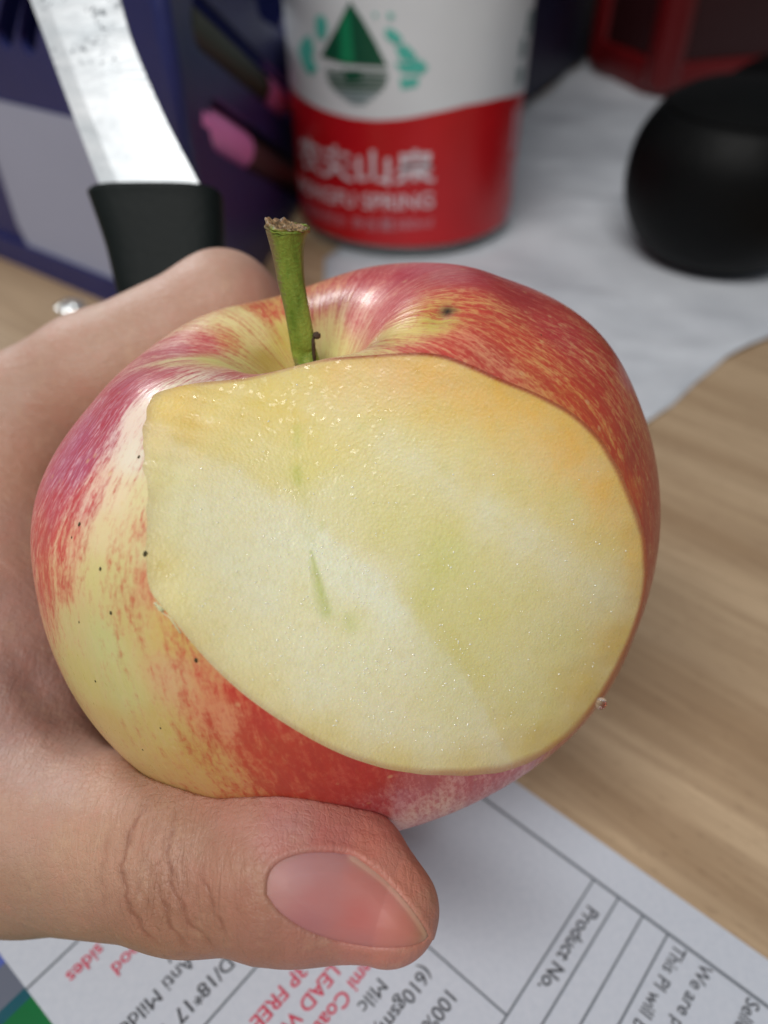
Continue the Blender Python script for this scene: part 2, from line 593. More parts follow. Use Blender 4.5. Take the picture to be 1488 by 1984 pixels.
# pale lenticels
vo = t.n('ShaderNodeTexVoronoi')
vo.inputs['Scale'].default_value = 330
vo.inputs['Randomness'].default_value = 1.0
t.l(t.pos(), vo.inputs['Vector'])
colr = t.mix(t.mapr(vo.outputs['Distance'], .06, .15, .35, 0), colr, lin(228, 196, 140))
colr = t.mix(t.attr('spot', 'Fac'), colr, lin(30, 26, 16))
t.l(colr, t.b.inputs['Base Color'])
t.set(Roughness=0.30, Specular_IOR_Level=0.35, Subsurface_Weight=0.05, Subsurface_Scale=0.004, Coat_Weight=0.08, Coat_Roughness=0.15)
t.b.inputs['Subsurface Radius'].default_value = (1, .5, .25)
t.l(t.math('ADD', t.mapr(fine, .3, .7, .26, .40), t.math('MULTIPLY', t.attr('spot', 'Fac'), .5)), t.b.inputs['Roughness'])
bmp = t.bump(t.noise(t.scale(sv, (30, 30, 8)), 1.0, 3), .00022, .5)
bmp = t.bump(dots, .00005, .5, bmp)
t.l(bmp, t.b.inputs['Normal'])
skin = mesh('apple_skin', c2w(V2), T2, t.m, apple)
vattr(skin, 'light', at2[0])
vattr(skin, 'blush', at2[1])
vattr(skin, 'cover', at2[2])
sa = skin.data.attributes.new('streak', 'FLOAT_VECTOR', 'POINT')
sa.data.foreach_set('vector', at2[3].astype(np.float32).ravel())
vattr(skin, 'spot', at2[4])

def seg_d(P, a, b, r0, r1):
    a, b = np.array(a, float), np.array(b, float)
    s = np.clip(((P - a) @ (b - a)) / ((b - a) @ (b - a)), 0, 1)
    return np.linalg.norm(P - a - s[:, None] * (b - a), axis=1) / (r0 + (r1 - r0) * s)


# cut flesh
NG = 300
uu = np.linspace(-4.3, 4.3, NG)
vv = np.linspace(-3.7, 3.6, NG)
UU, VV = np.meshgrid(uu, vv, indexing='ij')
FV = CO + UU.reshape(-1, 1) * CU + VV.reshape(-1, 1) * CV + cut_height(np.clip(UU, -4.2, 4.2), np.clip(VV, -3.6, 3.6)).reshape(-1, 1) * NRM
gi, gj = np.meshgrid(np.arange(NG - 1), np.arange(NG - 1), indexing='ij')
a = (gi * NG + gj).ravel()
b, c, d = a + NG, a + NG + 1, a + 1
FT = np.concatenate([np.stack([a, b, c], 1), np.stack([a, c, d], 1)])
FS = apple_sdf(FV)
FP = proj(FV)
FPAINT = [
    (300, 800, (214, 178, 84)), (350, 790, (218, 180, 80)), (420, 790, (214, 190, 100)), (360, 850, (216, 188, 98)), (450, 880, (212, 196, 112)), (500, 920, (210, 200, 128)), (520, 760, (206, 186, 90)), (560, 800, (206, 188, 100)), (600, 740, (206, 184, 84)), (600, 850, (208, 196, 114)), (580, 920, (204, 200, 120)),
    (660, 720, (214, 174, 90)), (700, 760, (214, 188, 112)), (760, 710, (220, 168, 88)), (860, 730, (220, 168, 74)), (950, 750, (220, 173, 76)), (1030, 790, (224, 170, 66)), (1100, 860, (224, 168, 64)), (1060, 860, (218, 180, 92)), (1170, 940, (222, 172, 76)), (1210, 1000, (216, 180, 96)), (1000, 850, (214, 184, 90)),
    (700, 830, (208, 198, 128)), (850, 800, (212, 188, 110)), (800, 860, (210, 204, 150)), (900, 880, (210, 200, 134)), (1000, 930, (208, 196, 124)), (1100, 980, (208, 196, 126)), (1180, 1060, (208, 196, 130)), (1235, 1060, (220, 180, 96)), (1240, 1140, (214, 178, 92)), (1200, 1240, (208, 182, 106)), (1130, 1360, (206, 182, 104)), (1060, 1430, (208, 186, 112)),
    (820, 940, (208, 204, 150)), (950, 990, (214, 212, 168)), (1030, 1040, (214, 210, 168)), (1130, 1120, (214, 208, 160)), (1180, 1150, (212, 206, 156)), (760, 900, (212, 208, 160)),
    (680, 960, (206, 204, 150)), (760, 1020, (204, 202, 140)), (860, 1080, (198, 200, 124)), (820, 1160, (200, 200, 126)), (900, 1180, (204, 202, 138)), (1000, 1150, (206, 202, 144)), (1080, 1230, (206, 202, 146)), (900, 1280, (204, 202, 140)), (1000, 1320, (208, 204, 146)), (880, 1380, (210, 206, 150)), (860, 1250, (202, 200, 132)), (1050, 1380, (208, 202, 136)),
    (320, 920, (212, 206, 146)), (330, 1000, (214, 210, 160)), (310, 1100, (208, 196, 130)), (340, 1170, (212, 206, 146)), (400, 1000, (218, 216, 182)), (480, 960, (218, 216, 184)), (450, 1100, (220, 218, 188)), (540, 1050, (220, 220, 192)), (560, 980, (216, 214, 180)), (620, 1050, (222, 224, 200)), (660, 1120, (222, 224, 204)), (720, 1150, (224, 224, 206)), (760, 1190, (222, 224, 204)),
    (520, 1160, (220, 218, 190)), (600, 1160, (214, 214, 172)), (600, 1240, (220, 218, 190)), (480, 1240, (216, 212, 170)), (400, 1220, (214, 204, 150)), (500, 1320, (214, 206, 156)), (620, 1330, (220, 216, 186)), (700, 1260, (220, 220, 190)), (780, 1280, (218, 216, 184)), (740, 1400, (220, 214, 182)), (840, 1420, (218, 214, 178)), (620, 1420, (212, 200, 140)), (760, 1480, (210, 196, 128)), (900, 1480, (212, 198, 134)), (960, 1450, (218, 208, 160)),
    (680, 1200, (206, 206, 140)), (390, 1130, (216, 212, 170)), (640, 1000, (212, 212, 172)),
]
qd = FP * np.array([1, 1.0])
fcol = rbf(qd, [(x[0], x[1]) for x in FPAINT], [lin(*x[2])[:3] for x in FPAINT], 3.6, 40)
green = np.zeros(len(FP))
for a_, b_, r0, r1, g_ in (((602, 1068), (632, 1186), 3, 13, .75), ((575, 830), (576, 860), 9, 9, .40), ((575, 910), (577, 932), 10, 10, .55), ((624, 1012), (622, 1026), 5, 5, .4), ((600, 1090), (618, 1180), 4, 7, .4),
                           ((676, 1200), (680, 1215), 13, 13, .35), ((700, 826), (702, 830), 8, 8, .25), ((862, 905), (864, 912), 12, 12, .2), ((585, 950), (600, 1040), 14, 14, .18), ((860, 1060), (820, 1180), 22, 22, .08), ((740, 815), (744, 818), 6, 6, .25)):
    green = np.maximum(green, g_ * np.exp(-seg_d(FP, a_, b_, r0, r1) ** 2))
fcol = np.minimum(fcol * np.array([1.30, 1.23, 1.14]), .90)
jit = 7 * np.sin(FP[:, 0] * .043 + 1) + 4 * np.sin(FP[:, 0] * .11 + FP[:, 1] * .05) + 3 * np.sin(FP[:, 0] * .27)
ridge = FP[:, 1] + jit - np.interp(FP[:, 0], [250, 370, 520, 600, 650, 740, 830, 920, 1000], [800, 865, 945, 1010, 1040, 1115, 1225, 1340, 1480])
lowside = 1 / (1 + np.exp(-np.clip(ridge / 7, -30, 30)))
rm = .32 * lowside * np.exp(-np.clip(ridge, 0, 900) / 120) * (FP[:, 0] > 250)  # brighter light on the lower-left facet, painted into the flesh colour
fcol = fcol * (1 - rm[:, None]) + np.array([.84, .85, .74]) * rm[:, None]
hs = (1 - lowside) * np.exp(-np.clip(-ridge, 0, 900) / 160) * .26  # dimmer side of the same ridge, also painted into the colour
fcol = fcol * (1 - hs[:, None]) + np.array(lin(210, 190, 96)[:3]) * hs[:, None]
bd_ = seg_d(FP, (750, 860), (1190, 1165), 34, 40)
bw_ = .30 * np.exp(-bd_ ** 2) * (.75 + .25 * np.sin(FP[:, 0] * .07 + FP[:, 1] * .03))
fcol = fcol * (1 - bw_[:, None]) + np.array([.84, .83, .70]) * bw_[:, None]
fcol = fcol * .94 + np.array([.80, .79, .62]) * .06
fcol = fcol * (1 - .8 * green[:, None]) + np.array(lin(176, 190, 60)[:3]) * .8 * green[:, None]
rimc = rbf(FP, [(280, 790), (340, 760), (430, 740), (560, 720), (700, 685), (900, 700), (1100, 800), (1230, 960), (1250, 1100), (1190, 1320), (1060, 1450), (920, 1500), (750, 1490), (600, 1430), (480, 1350), (380, 1240), (300, 1170), (295, 1000), (280, 880)],
           np.array([.1, .1, .5, .3, .8, 1, .9, .8, .9, .8, .6, .6, .4, .3, .2, .1, 0, 0, 0]), 4, 15)
FVc, FTc, fat = clip_tris(FV, FT, FS, attrs=[fcol, -FS, rimc])
t = NT("apple_flesh")
pos = t.pos()
n1 = t.noise(pos, 160, 4, .6)
n2 = t.noise(pos, 900, 3, .6)
n3 = t.noise(pos, 2600, 2, .6)
col = t.mix(t.mapr(n1, .35, .65, 0, .25), t.attr('flesh'), lin(240, 237, 210))
col = t.mix(t.mapr(n2, .45, .7, 0, .22), col, lin(214, 202, 140))
edge = t.attr('edge', 'Fac')
col = t.mix(t.mapr(edge, .0, .22, .22, 0, True), col, lin(226, 184, 90))
col = t.mix(t.math('MULTIPLY', t.mapr(edge, .010, .050, .92, 0, True), t.attr('rim', 'Fac')), col, lin(168, 52, 40))
t.l(col, t.b.inputs['Base Color'])
t.set(Roughness=0.33, Specular_IOR_Level=0.5, Subsurface_Weight=0.45, Subsurface_Scale=0.005)
t.b.inputs['Subsurface Radius'].default_value = (1, .8, .35)
vo = t.n('ShaderNodeTexVoronoi')
vo.inputs['Scale'].default_value = 2600
t.l(pos, vo.inputs['Vector'])
bmp = t.bump(vo.outputs['Distance'], .00010, .40)
bmp = t.bump(n3, .00012, .45, bmp)
bmp = t.bump(n2, .00012, .18, bmp)
t.l(bmp, t.b.inputs['Normal'])
vo2 = t.n('ShaderNodeTexVoronoi')
vo2.inputs['Scale'].default_value = 2100
t.l(pos, vo2.inputs['Vector'])
t.l(t.mapr(vo2.outputs['Color'], .72, .96, .52, .08), t.b.inputs['Roughness'])
flesh = mesh('cut_flesh', c2w(FVc), FTc, t.m, apple)
vattr(flesh, 'flesh', fat[0])
vattr(flesh, 'edge', fat[1])
vattr(flesh, 'rim', fat[2])

# near-white opaque beads, added to stand for glints on the wet cut
glint_m = NT("bead_glint")
glint_m.set(Base_Color=lin(250, 248, 232), Roughness=0.06, Specular_IOR_Level=1.0, Coat_Weight=1.0, Coat_Roughness=.03)
fp_ok = proj(FVc)
kk = np.where((fat[1] > .12))[0]
kk = rng.choice(kk, 5000, replace=False)
wgt = (.12 + np.exp(-((fp_ok[kk, 0] - 520) / 380) ** 2)) * np.clip((fp_ok[kk, 1] - 840) / 380, .05, 1)
kk = kk[rng.random(len(kk)) < wgt]
bm = bmesh.new()
for i in kk:
    r = (.003 + .0095 * rng.random() ** 4)
    P = FVc[i] - NRM * r * .1
    M = Matrix.Translation(Vector(c2w(P) / CM)) @ Matrix.Rotation(rng.random() * 6, 4, Vector((rng.normal(), rng.normal(), rng.normal()))) @ Matrix.Diagonal((r * (1 + rng.random() * 1.5), r, r * .8, 1))
    bmesh.ops.create_icosphere(bm, subdivisions=1, radius=1, matrix=M)
beads = bm_obj('glint_beads', bm, glint_m.m, apple, True, local=False)
beads['kind'] = 'stuff'

# tiny dark specks on the skin
bm = bmesh.new()
for (x, y, r) in ((278, 1065, .030), (185, 1103, .022), (207, 1193, .022), (146, 1008, .026), (372, 1286, .026), (175, 1325, .016), (262, 878, .020), (142, 1208, .014), (128, 1046, .014), (308, 1422, .014), (268, 1459, .014), (1054, 640, .012)):
    P = on_apple(x, y)
    nn = (P - APC) / np.linalg.norm(P - APC)
    wn = Vector(c2w(P + nn) - c2w(P)).normalized()
    M = Matrix.Translation(Vector(c2w(P) / CM)) @ wn.to_track_quat('Z', 'Y').to_matrix().to_4x4() @ Matrix.Diagonal((r, r * 1.3, r * .35, 1))
    bmesh.ops.create_icosphere(bm, subdivisions=1, radius=1, matrix=M)
bm_obj('skin_specks', bm, plain("speck", lin(70, 62, 30), .7), apple, True, local=False)['kind'] = 'stuff'

# loose sliver of peel at the left of the cut
fl = []
for (x, y, lift) in ((296, 1160, .03), (322, 1172, .05), (352, 1198, .05), (384, 1222, .02), (360, 1220, .02), (325, 1203, .01), (302, 1186, .005)):
    P = on_apple(x, y)
    nn = (P - APC) / np.linalg.norm(P - APC)
    fl.append(P + nn * (lift * .9 + .01))
fl = np.array(fl)
cent = fl.mean(0)
Vp = np.concatenate([fl, [cent + (cent - APC) / np.linalg.norm(cent - APC) * .02], fl - np.array([(q - APC) / np.linalg.norm(q - APC) * .16 for q in fl]), [cent]])
n = len(fl)
Fp = [(i, (i + 1) % n, n) for i in range(n)] + [((i + 1) % n + n + 1, i + n + 1, 2 * n + 1) for i in range(n)] + [(i, i + n + 1, (i + 1) % n + n + 1, (i + 1) % n) for i in range(n)]
flap_m = NT("peel_flap")
flap_m.set(Base_Color=lin(220, 206, 160), Roughness=.55, Subsurface_Weight=.3, Subsurface_Scale=.003)
mesh('peel_flap', c2w(Vp), Fp, flap_m.m, apple)

# stem
SB = APC + AX * 2.2
def stem_point(px, py, k):
    return pix(px, py, SB[2] + k)
sp = [SB, stem_point(594, 690, -.15), stem_point(588, 655, -.30), stem_point(578, 600, -.50), stem_point(567, 545, -.68), stem_point(561, 500, -.82), stem_point(558, 468, -.92), stem_point(557, 448, -.98), stem_point(557, 436, -1.02)]
sr = [.165, .155, .155, .150, .160, .180, .215, .250, .255]
sp = np.array(smooth_prof(sp, 8))
srr = np.array([x[0] for x in smooth_prof([(r, 0) for r in sr], 8)])
NS = 40
rings = []
upv = np.array([0, 0, -1.0])
ang = np.linspace(0, 2 * np.pi, NS, endpoint=False)
for i, (P, r) in enumerate(zip(sp, srr)):
    tg = sp[min(i + 1, len(sp) - 1)] - sp[max(i - 1, 0)]
    tg /= np.linalg.norm(tg)
    s1 = np.cross(tg, upv)
    s1 /= np.linalg.norm(s1)
    s2 = np.cross(s1, tg)
    fr_ = i / len(sp)
    w = r * (1 + .06 * np.sin(3 * ang + 4 * fr_) + .05 * np.sin(5 * ang + 1.5) + .04 * rng.normal(size=NS) * (fr_ > .86))
    # ridge down the right (brown) side
    w = w + .02 * np.exp(-((ang - .4) / .4) ** 2)
    off = 0
    if i == len(sp) - 1:
        off = .015 * rng.normal(size=NS) + .05 * np.cos(ang)
        rings.append(P + tg * off[:, None] + (np.cos(ang)[:, None] * s1 + np.sin(ang)[:, None] * s2 * .9) * w[:, None])
    else:
        rings.append(P + (np.cos(ang)[:, None] * s1 + np.sin(ang)[:, None] * s2 * .9) * w[:, None])
for q, dp in ((.75, -.04), (.45, -.08), (.2, -.05)):   # torn top, dished
    tg = sp[-1] - sp[-3]
    tg /= np.linalg.norm(tg)
    base = rings[len(sp) - 1]
    cen = base.mean(0)
    rings.append(cen + (base - cen) * q + tg * (dp + .014 * rng.normal(size=NS))[:, None])
SVt = np.concatenate(rings + [[rings[-1].mean(0)]])
nr = len(rings)
SF = [(i * NS + j, i * NS + (j + 1) % NS, (i + 1) * NS + (j + 1) % NS, (i + 1) * NS + j) for i in range(nr - 1) for j in range(NS)]
SF += [((nr - 1) * NS + j, (nr - 1) * NS + (j + 1) % NS, len(SVt) - 1) for j in range(NS)]
topf = np.concatenate([np.full(NS, 1.0 if i >= len(sp) - 1 else (.35 if i == len(sp) - 2 else 0)) for i in range(nr)] + [[1.0]])
side = np.concatenate([np.exp(-(((ang - .1 + np.pi) % (2 * np.pi) - np.pi) / .85) ** 2) * min(1, .15 + 1.1 * min(i, len(sp)) / len(sp) if i > 8 else .8) for i in range(nr)] + [[0]])
t = NT("stem_green")
n1 = t.noise(t.scale(t.pos(), (500, 500, 120)), 1.0, 4, .65)
n2 = t.noise(t.pos(), 2200, 3, .6)
col = t.mix(t.mapr(n1, .35, .65), lin(96, 124, 34), lin(140, 158, 62))
col = t.mix(t.mapr(t.math('ADD', t.attr('side', 'Fac'), t.math('MULTIPLY', t.math('SUBTRACT', n2, .5), .9)), .35, .75, 0, .9), col, lin(122, 104, 76))
col = t.mix(t.attr('top', 'Fac'), col, t.mix(t.mapr(n2, .4, .6), lin(92, 74, 52), lin(158, 128, 92)))
t.l(col, t.b.inputs['Base Color'])
t.set(Roughness=.5, Subsurface_Weight=.1, Subsurface_Scale=.002)
t.l(t.bump(n2, .0003, .6, t.bump(n1, .0005, .4)), t.b.inputs['Normal'])
stem = mesh('stem', c2w(SVt), SF, t.m, apple)
vattr(stem, 'top', topf)
vattr(stem, 'side', side)
# small bud scar and the dark scale below it
bm = bmesh.new()
kn = pix(613, 650, SB[2] - .40)
bmesh.ops.create_icosphere(bm, subdivisions=3, radius=1, matrix=Matrix.Translation(Vector(c2w(kn) / CM)) @ Matrix.Diagonal((.055, .05, .045, 1)))
kn2 = pix(608, 678, SB[2] - .36)
bmesh.ops.create_icosphere(bm, subdivisions=3, radius=1, matrix=Matrix.Translation(Vector(c2w(kn2) / CM)) @ Matrix.Diagonal((.025, .03, .19, 1)))
for v_ in bm.verts:
    v_.co += Vector(rng.normal(size=3) * .004)
bm_obj('bud_scar', bm, plain("scar_brown", lin(84, 66, 50), .8, var=.4, vscale=2500), stem, True, local=False)

# water drop at the right edge
dp = on_apple(1165, 1352)
drop_m = NT("water")
drop_m.set(Base_Color=(1, 1, 1, 1), Roughness=.0, Transmission_Weight=1.0, IOR=1.33)
bm = bmesh.new()
bmesh.ops.create_icosphere(bm, subdivisions=4, radius=1, matrix=Matrix.Translation(Vector(c2w(dp + np.array([.035, -.02, -.02])) / CM)) @ Matrix.Diagonal((.075, .07, .10, 1)))
o = bm_obj('water_drop', bm, drop_m.m, None, True)
tag(o, 'small clear water drop clinging to the right edge of the apple', 'drop')


# ================================================================== HAND
def cone(P, a, b):
    A, B = a[:3], b[:3]
    ab = B - A
    s = np.clip(((P - A) @ ab) / (ab @ ab), 0, 1)
    return np.linalg.norm(P - A - s[..., None] * ab, axis=-1) - (a[3] + (b[3] - a[3]) * s)


def smin(a, b, k):
    h = np.clip(.5 + .5 * (b - a) / k, 0, 1)
    return b * (1 - h) + a * h - k * h * (1 - h)


def J(px, py, D, r):
    return np.concatenate([pix(px, py, D), [r]])


THUMB = [J(-330, 1480, 13.2, 1.9), J(60, 1606, 11.3, 1.34), J(370, 1662, 9.75, 1.03), J(560, 1686, 9.2, .95), J(750, 1762, 8.9, .60)]
TH2 = [J(540, 1655, 9.3, .90), J(680, 1682, 9.2, .70)]
INDEX = [J(-420, 1120, 15.0, 1.8), J(-80, 900, 14.0, 1.42), J(190, 735, 13.6, 1.12), J(432, 598, 13.3, .92), J(590, 700, 15.0, .80), J(700, 860, 16.1, .66)]
MIDDLE = [J(-420, 1180, 15.6, 1.6), J(-60, 1000, 15.4, 1.25), J(330, 880, 17.15, .93), J(600, 950, 17.1, .84), J(770, 1060, 16.8, .70)]
RING = [J(-420, 1260, 15.0, 1.6), J(-60, 1130, 15.8, 1.18), J(330, 1080, 17.2, .88), J(600, 1150, 16.9, .80), J(740, 1215, 16.5, .66)]
PINKY = [J(-420, 1330, 14.4, 1.6), J(-60, 1270, 15.4, 1.05), J(300, 1290, 16.2, .76), J(520, 1330, 15.9, .68), J(640, 1370, 15.5, .56)]
WEB = [(J(-160, 1050, 13.6, 1.5), J(-20, 1300, 12.6, 1.35)), (J(-20, 1300, 12.6, 1.30), J(60, 1560, 11.6, 1.25)), (J(-200, 1250, 14.0, 1.9), J(-60, 900, 14.2, 1.35)),
       (J(10, 960, 13.4, 1.05), J(20, 1250, 12.8, 1.1)), (J(-100, 1480, 12.6, 1.6), J(40, 1350, 12.5, 1.2))]
ARM = [J(-460, 1230, 14.0, 2.2), J(-1000, 1400, 14.6, 2.7), J(-1900, 1650, 14.8, 3.0)]


def chain(P, js, k=.12):
    d = None
    for a, b in zip(js, js[1:]):
        e = cone(P, a, b)
        d = e if d is None else smin(d, e, k)
    return d


def hand_sdf(P):
    d = chain(P, THUMB, .35)
    d = smin(d, chain(P, TH2, .2), .25)
    w = None
    for a, b in WEB:
        e = cone(P, a, b)
        w = e if w is None else smin(w, e, .8)
    d = smin(d, w, .55)
    ix = chain(P, INDEX, .3)
    d = smin(d, ix, .7)
    for ch in (MIDDLE, RING, PINKY):
        d2 = chain(P, ch, .25)
        kk = .30
        d = smin(d, d2, kk)
    d = smin(d, chain(P, ARM, .6), .5)
    # folds between thumb base and web
    fold = seg3(P, pix(20, 1290, 11.6), pix(150, 1420, 10.9))
    d = d + .10 * np.exp(-(fold / .28) ** 2)
    # pressed against the apple
    ap = np.maximum(apple_sdf(P), cut_s(P))
    k = .06
    h = np.clip(.5 + .5 * (d + ap) / k, 0, 1)
    return d * h + (-ap) * (1 - h) + k * h * (1 - h)


def seg3(P, a, b):
    ab = b - a
    s = np.clip(((P - a) @ ab) / (ab @ ab), 0, 1)
    return np.linalg.norm(P - a - s[..., None] * ab, axis=-1)


def sdf_mesh(fn, lo, hi, vox):
    import openvdb
    ax = [np.arange(l, h + vox, vox) for l, h in zip(lo, hi)]
    arr = np.empty([len(x) for x in ax], np.float32)
    YY, ZZ = np.meshgrid(ax[1], ax[2], indexing='ij')
    for i, x in enumerate(ax[0]):
        P = np.stack([np.full_like(YY, x), YY, ZZ], -1)
        arr[i] = fn(P)
    arr = np.clip(arr, -3 * vox, 3 * vox)
    g = openvdb.FloatGrid(3 * vox)
    g.copyFromArray(arr)
    pts, quads = g.convertToQuads(0.0)
    V = np.asarray(pts, float) * vox + np.array([a_[0] for a_ in ax])
    return V, np.asarray(quads, int)


def subdivide(V, Q):
    E = np.concatenate([Q[:, [0, 1]], Q[:, [1, 2]], Q[:, [2, 3]], Q[:, [3, 0]]])
    Es = np.sort(E, 1)
    key = Es[:, 0] * len(V) + Es[:, 1]
    uk, inv = np.unique(key, return_inverse=True)
    mid = (V[uk // len(V)] + V[uk % len(V)]) / 2
    fc = V[Q].mean(1)
    nV, nE, nQ = len(V), len(uk), len(Q)
    e = inv.reshape(4, nQ) + nV
    f = np.arange(nQ) + nV + nE
    out = np.concatenate([np.stack([Q[:, i], e[i], f, e[(i - 1) % 4]], 1) for i in range(4)])
    return np.concatenate([V, mid, fc]), out


def grad(fn, V, e=.01):
    f0 = fn(V)
    g = np.stack([fn(V + np.eye(3)[i] * e) - f0 for i in range(3)], -1)
    return g / (np.linalg.norm(g, axis=1)[:, None] + 1e-9)


HV, HQ = sdf_mesh(hand_sdf, (-9.6, -7.2, 7.8), (1.4, 4.2, 18.6), .11)
HV, HQ = subdivide(HV, HQ)
hn = grad(hand_sdf, HV)
for _ in range(2):
    HV = HV - hn * hand_sdf(HV)[:, None]
hn = grad(hand_sdf, HV)
hp = proj(HV)
hn_base = hn
# finer faces where the thumb is close to the lens: the patch's rim keeps its straight edges, so the sheet stays closed
near = (HV[:, 2] < 12.0) & (hp[:, 1] > 1380) & (hn[:, 2] < .25)
fq = near[HQ].all(1)
Sq = HQ[fq]
used = np.unique(Sq)
rem = -np.ones(len(HV), int)
rem[used] = np.arange(len(used))
Vs, Qs = HV[used], rem[Sq]
n0 = len(Vs)


def rim_verts(Q, nv):
    E = np.sort(np.concatenate([Q[:, [0, 1]], Q[:, [1, 2]], Q[:, [2, 3]], Q[:, [3, 0]]]), 1)
    k_, c_ = np.unique(E[:, 0] * nv + E[:, 1], return_counts=True)
    k_ = k_[c_ == 1]
    r_ = np.zeros(nv, bool)
    r_[k_ // nv] = True
    r_[k_ % nv] = True
    return r_


for _ in range(2):
    nprev = len(Vs)
    Vs, Qs = subdivide(Vs, Qs)
    rimv = rim_verts(Qs, len(Vs))
    kidx = np.arange(len(Vs)) >= nprev
    kidx &= ~rimv
    Pn_ = Vs[kidx]
    Vs[kidx] = Pn_ - grad(hand_sdf, Pn_) * hand_sdf(Pn_)[:, None]
newidx = np.concatenate([used, len(HV) + np.arange(len(Vs) - n0)])
HV = np.concatenate([HV, Vs[n0:]])
HQ = np.concatenate([HQ[~fq], newidx[Qs]])
rimg = np.zeros(len(HV), bool)
rimg[newidx[rimv]] = True
hn = np.concatenate([hn_base, grad(hand_sdf, Vs[n0:])])
hp = proj(HV)
patch = np.zeros(len(HV))
patch[newidx] = 1
patch[rimg] = 0
facing = np.clip(-hn[:, 2] * 2.5 + .3, 0, 1) * patch * np.clip((11.8 - HV[:, 2]) / .4, 0, 1) * np.clip((hp[:, 1] - 1385) / 30, 0, 1)

CREASES = [
    ([(284, 1545), (262, 1600), (243, 1642), (238, 1690), (247, 1739), (266, 1787), (312, 1832)], .026, 5),
    ([(350, 1562), (331, 1615), (328, 1665), (333, 1710), (352, 1752), (374, 1795), (424, 1842)], .020, 4.5),
    ([(300, 1690), (312, 1730), (328, 1787), (366, 1840)], .024, 4.5),
    ([(389, 1650), (399, 1715), (417, 1763), (442, 1826)], .018, 4.5),
    ([(232, 1560), (209, 1630), (198, 1690), (204, 1760)], .009, 6),
    ([(300, 1600), (288, 1660), (296, 1720)], .006, 5),
    ([(450, 1690), (458, 1740), (480, 1800)], .006, 5),
    ([(500, 1560), (530, 1590), (570, 1604)], .005, 4),
    ([(548, 1552), (570, 1585), (600, 1612)], .005, 4),
    ([(246, 1700), (280, 1735), (300, 1790)], .007, 4),
    ([(312, 1800), (340, 1812), (360, 1838)], .010, 4),
    ([(278, 1720), (300, 1765), (316, 1800)], .006, 4),
]


def polyd(P, pts):
    d = np.full(len(P), 1e9)
    pts = [np.array(q) for q in smooth_prof(pts, 4)]
    for a_, b_ in zip(pts, pts[1:]):
        ab = b_ - a_
        s = np.clip(((P - a_) @ ab) / (ab @ ab + 1e-9), 0, 1)
        d = np.minimum(d, np.linalg.norm(P - a_ - s[:, None] * ab, axis=1))
    return d


sel = np.where((HV[:, 2] < 12.2) & (hp[:, 1] > 1300) & (facing > 0))[0]

disp = np.zeros(len(HV))
crease = np.zeros(len(HV))
Psel = hp[sel]
Pw = Psel + np.stack([3.0 * np.sin(Psel[:, 1] * .09 + Psel[:, 0] * .03) + 1.2 * np.sin(Psel[:, 1] * .21 + 1) + .5 * np.sin(Psel[:, 1] * .5), 2 * np.sin(Psel[:, 0] * .1)], 1)
for pts, dep, wd in CREASES:
    kq = (np.abs(Psel[:, 0] - np.mean([q[0] for q in pts])) < 130)
    d = np.full(len(Psel), 1e9)
    d[kq] = polyd(Pw[kq], pts)
    ends = [pts[0][1], pts[-1][1]]
    mid_ = np.clip((Psel[:, 1] - min(ends)) / 55, .15, 1) * np.clip((max(ends) + 8 - Psel[:, 1]) / 35, 0, 1)
    wd = wd * (1.0 + .25 * np.sin(Psel[:, 1] * .09))
    dep = dep * mid_ * (.8 + .2 * np.sin(Psel[:, 1] * .17 + pts[0][0]))
    disp[sel] += .22 * dep * (-1.5 * np.exp(-(d / wd) ** 2) + .30 * np.exp(-((d - 3.2 * wd) / (2.2 * wd)) ** 2)) * facing[sel]
    crease[sel] = np.maximum(crease[sel], np.minimum(1, dep / .020) * np.exp(-(d / (wd * 1.1)) ** 2))

NAIL = [(514, 1735), (517, 1700), (534, 1673), (570, 1655), (620, 1648), (668, 1651), (700, 1666), (745, 1702), (793, 1755), (824, 1800), (829, 1820), (815, 1833), (785, 1840), (735, 1841), (680, 1834), (625, 1820), (578, 1798), (538, 1768)]
NAILs = np.array(smooth_prof(NAIL + [NAIL[0]], 6))[:-1]


def poly_sd(P, poly):
    d = np.full(len(P), 1e9)
    ins = np.zeros(len(P), bool)
    n = len(poly)
    for i in range(n):
        a_, b_ = poly[i], poly[(i + 1) % n]
        ab = b_ - a_
        s = np.clip(((P - a_) @ ab) / (ab @ ab + 1e-9), 0, 1)
        d = np.minimum(d, np.linalg.norm(P - a_ - s[:, None] * ab, axis=1))
        cnd = ((a_[1] > P[:, 1]) != (b_[1] > P[:, 1]))
        with np.errstate(divide='ignore', invalid='ignore'):
            xx = (b_[0] - a_[0]) * (P[:, 1] - a_[1]) / (b_[1] - a_[1] + 1e-12) + a_[0]
        ins ^= cnd & (P[:, 0] < xx)
    return np.where(ins, -d, d)


nd = poly_sd(Psel, NAILs)
# nail bed sinks; folds swell at the cuticle and the upper side; pulp swells past the free edge
disp[sel] += np.where(nd < 0, -.06, 0) * np.clip(-nd / 6, 0, 1) * facing[sel]
foldm = np.exp(-((nd - 7) / 9) ** 2)
upper = np.clip((1745 - (Psel[:, 1] - (Psel[:, 0] - 515) * .0)) / 60, 0, 1)
disp[sel] += .014 * foldm * (.35 + .65 * upper) * facing[sel] * (Psel[:, 0] < 720)
disp[sel] += .012 * foldm * facing[sel] * (Psel[:, 0] >= 720) * (Psel[:, 1] < 1820)
# the furrow where skin meets plate
disp[sel] -= .008 * np.exp(-((nd - 0) / 3.5) ** 2) * facing[sel]
# a little pad of the fingertip above the nail
disp += .05 * np.exp(-((hp[:, 0] - 760) / 60) ** 2 - ((hp[:, 1] - 1660) / 45) ** 2) * facing
HV2 = HV + hn * disp[:, None]

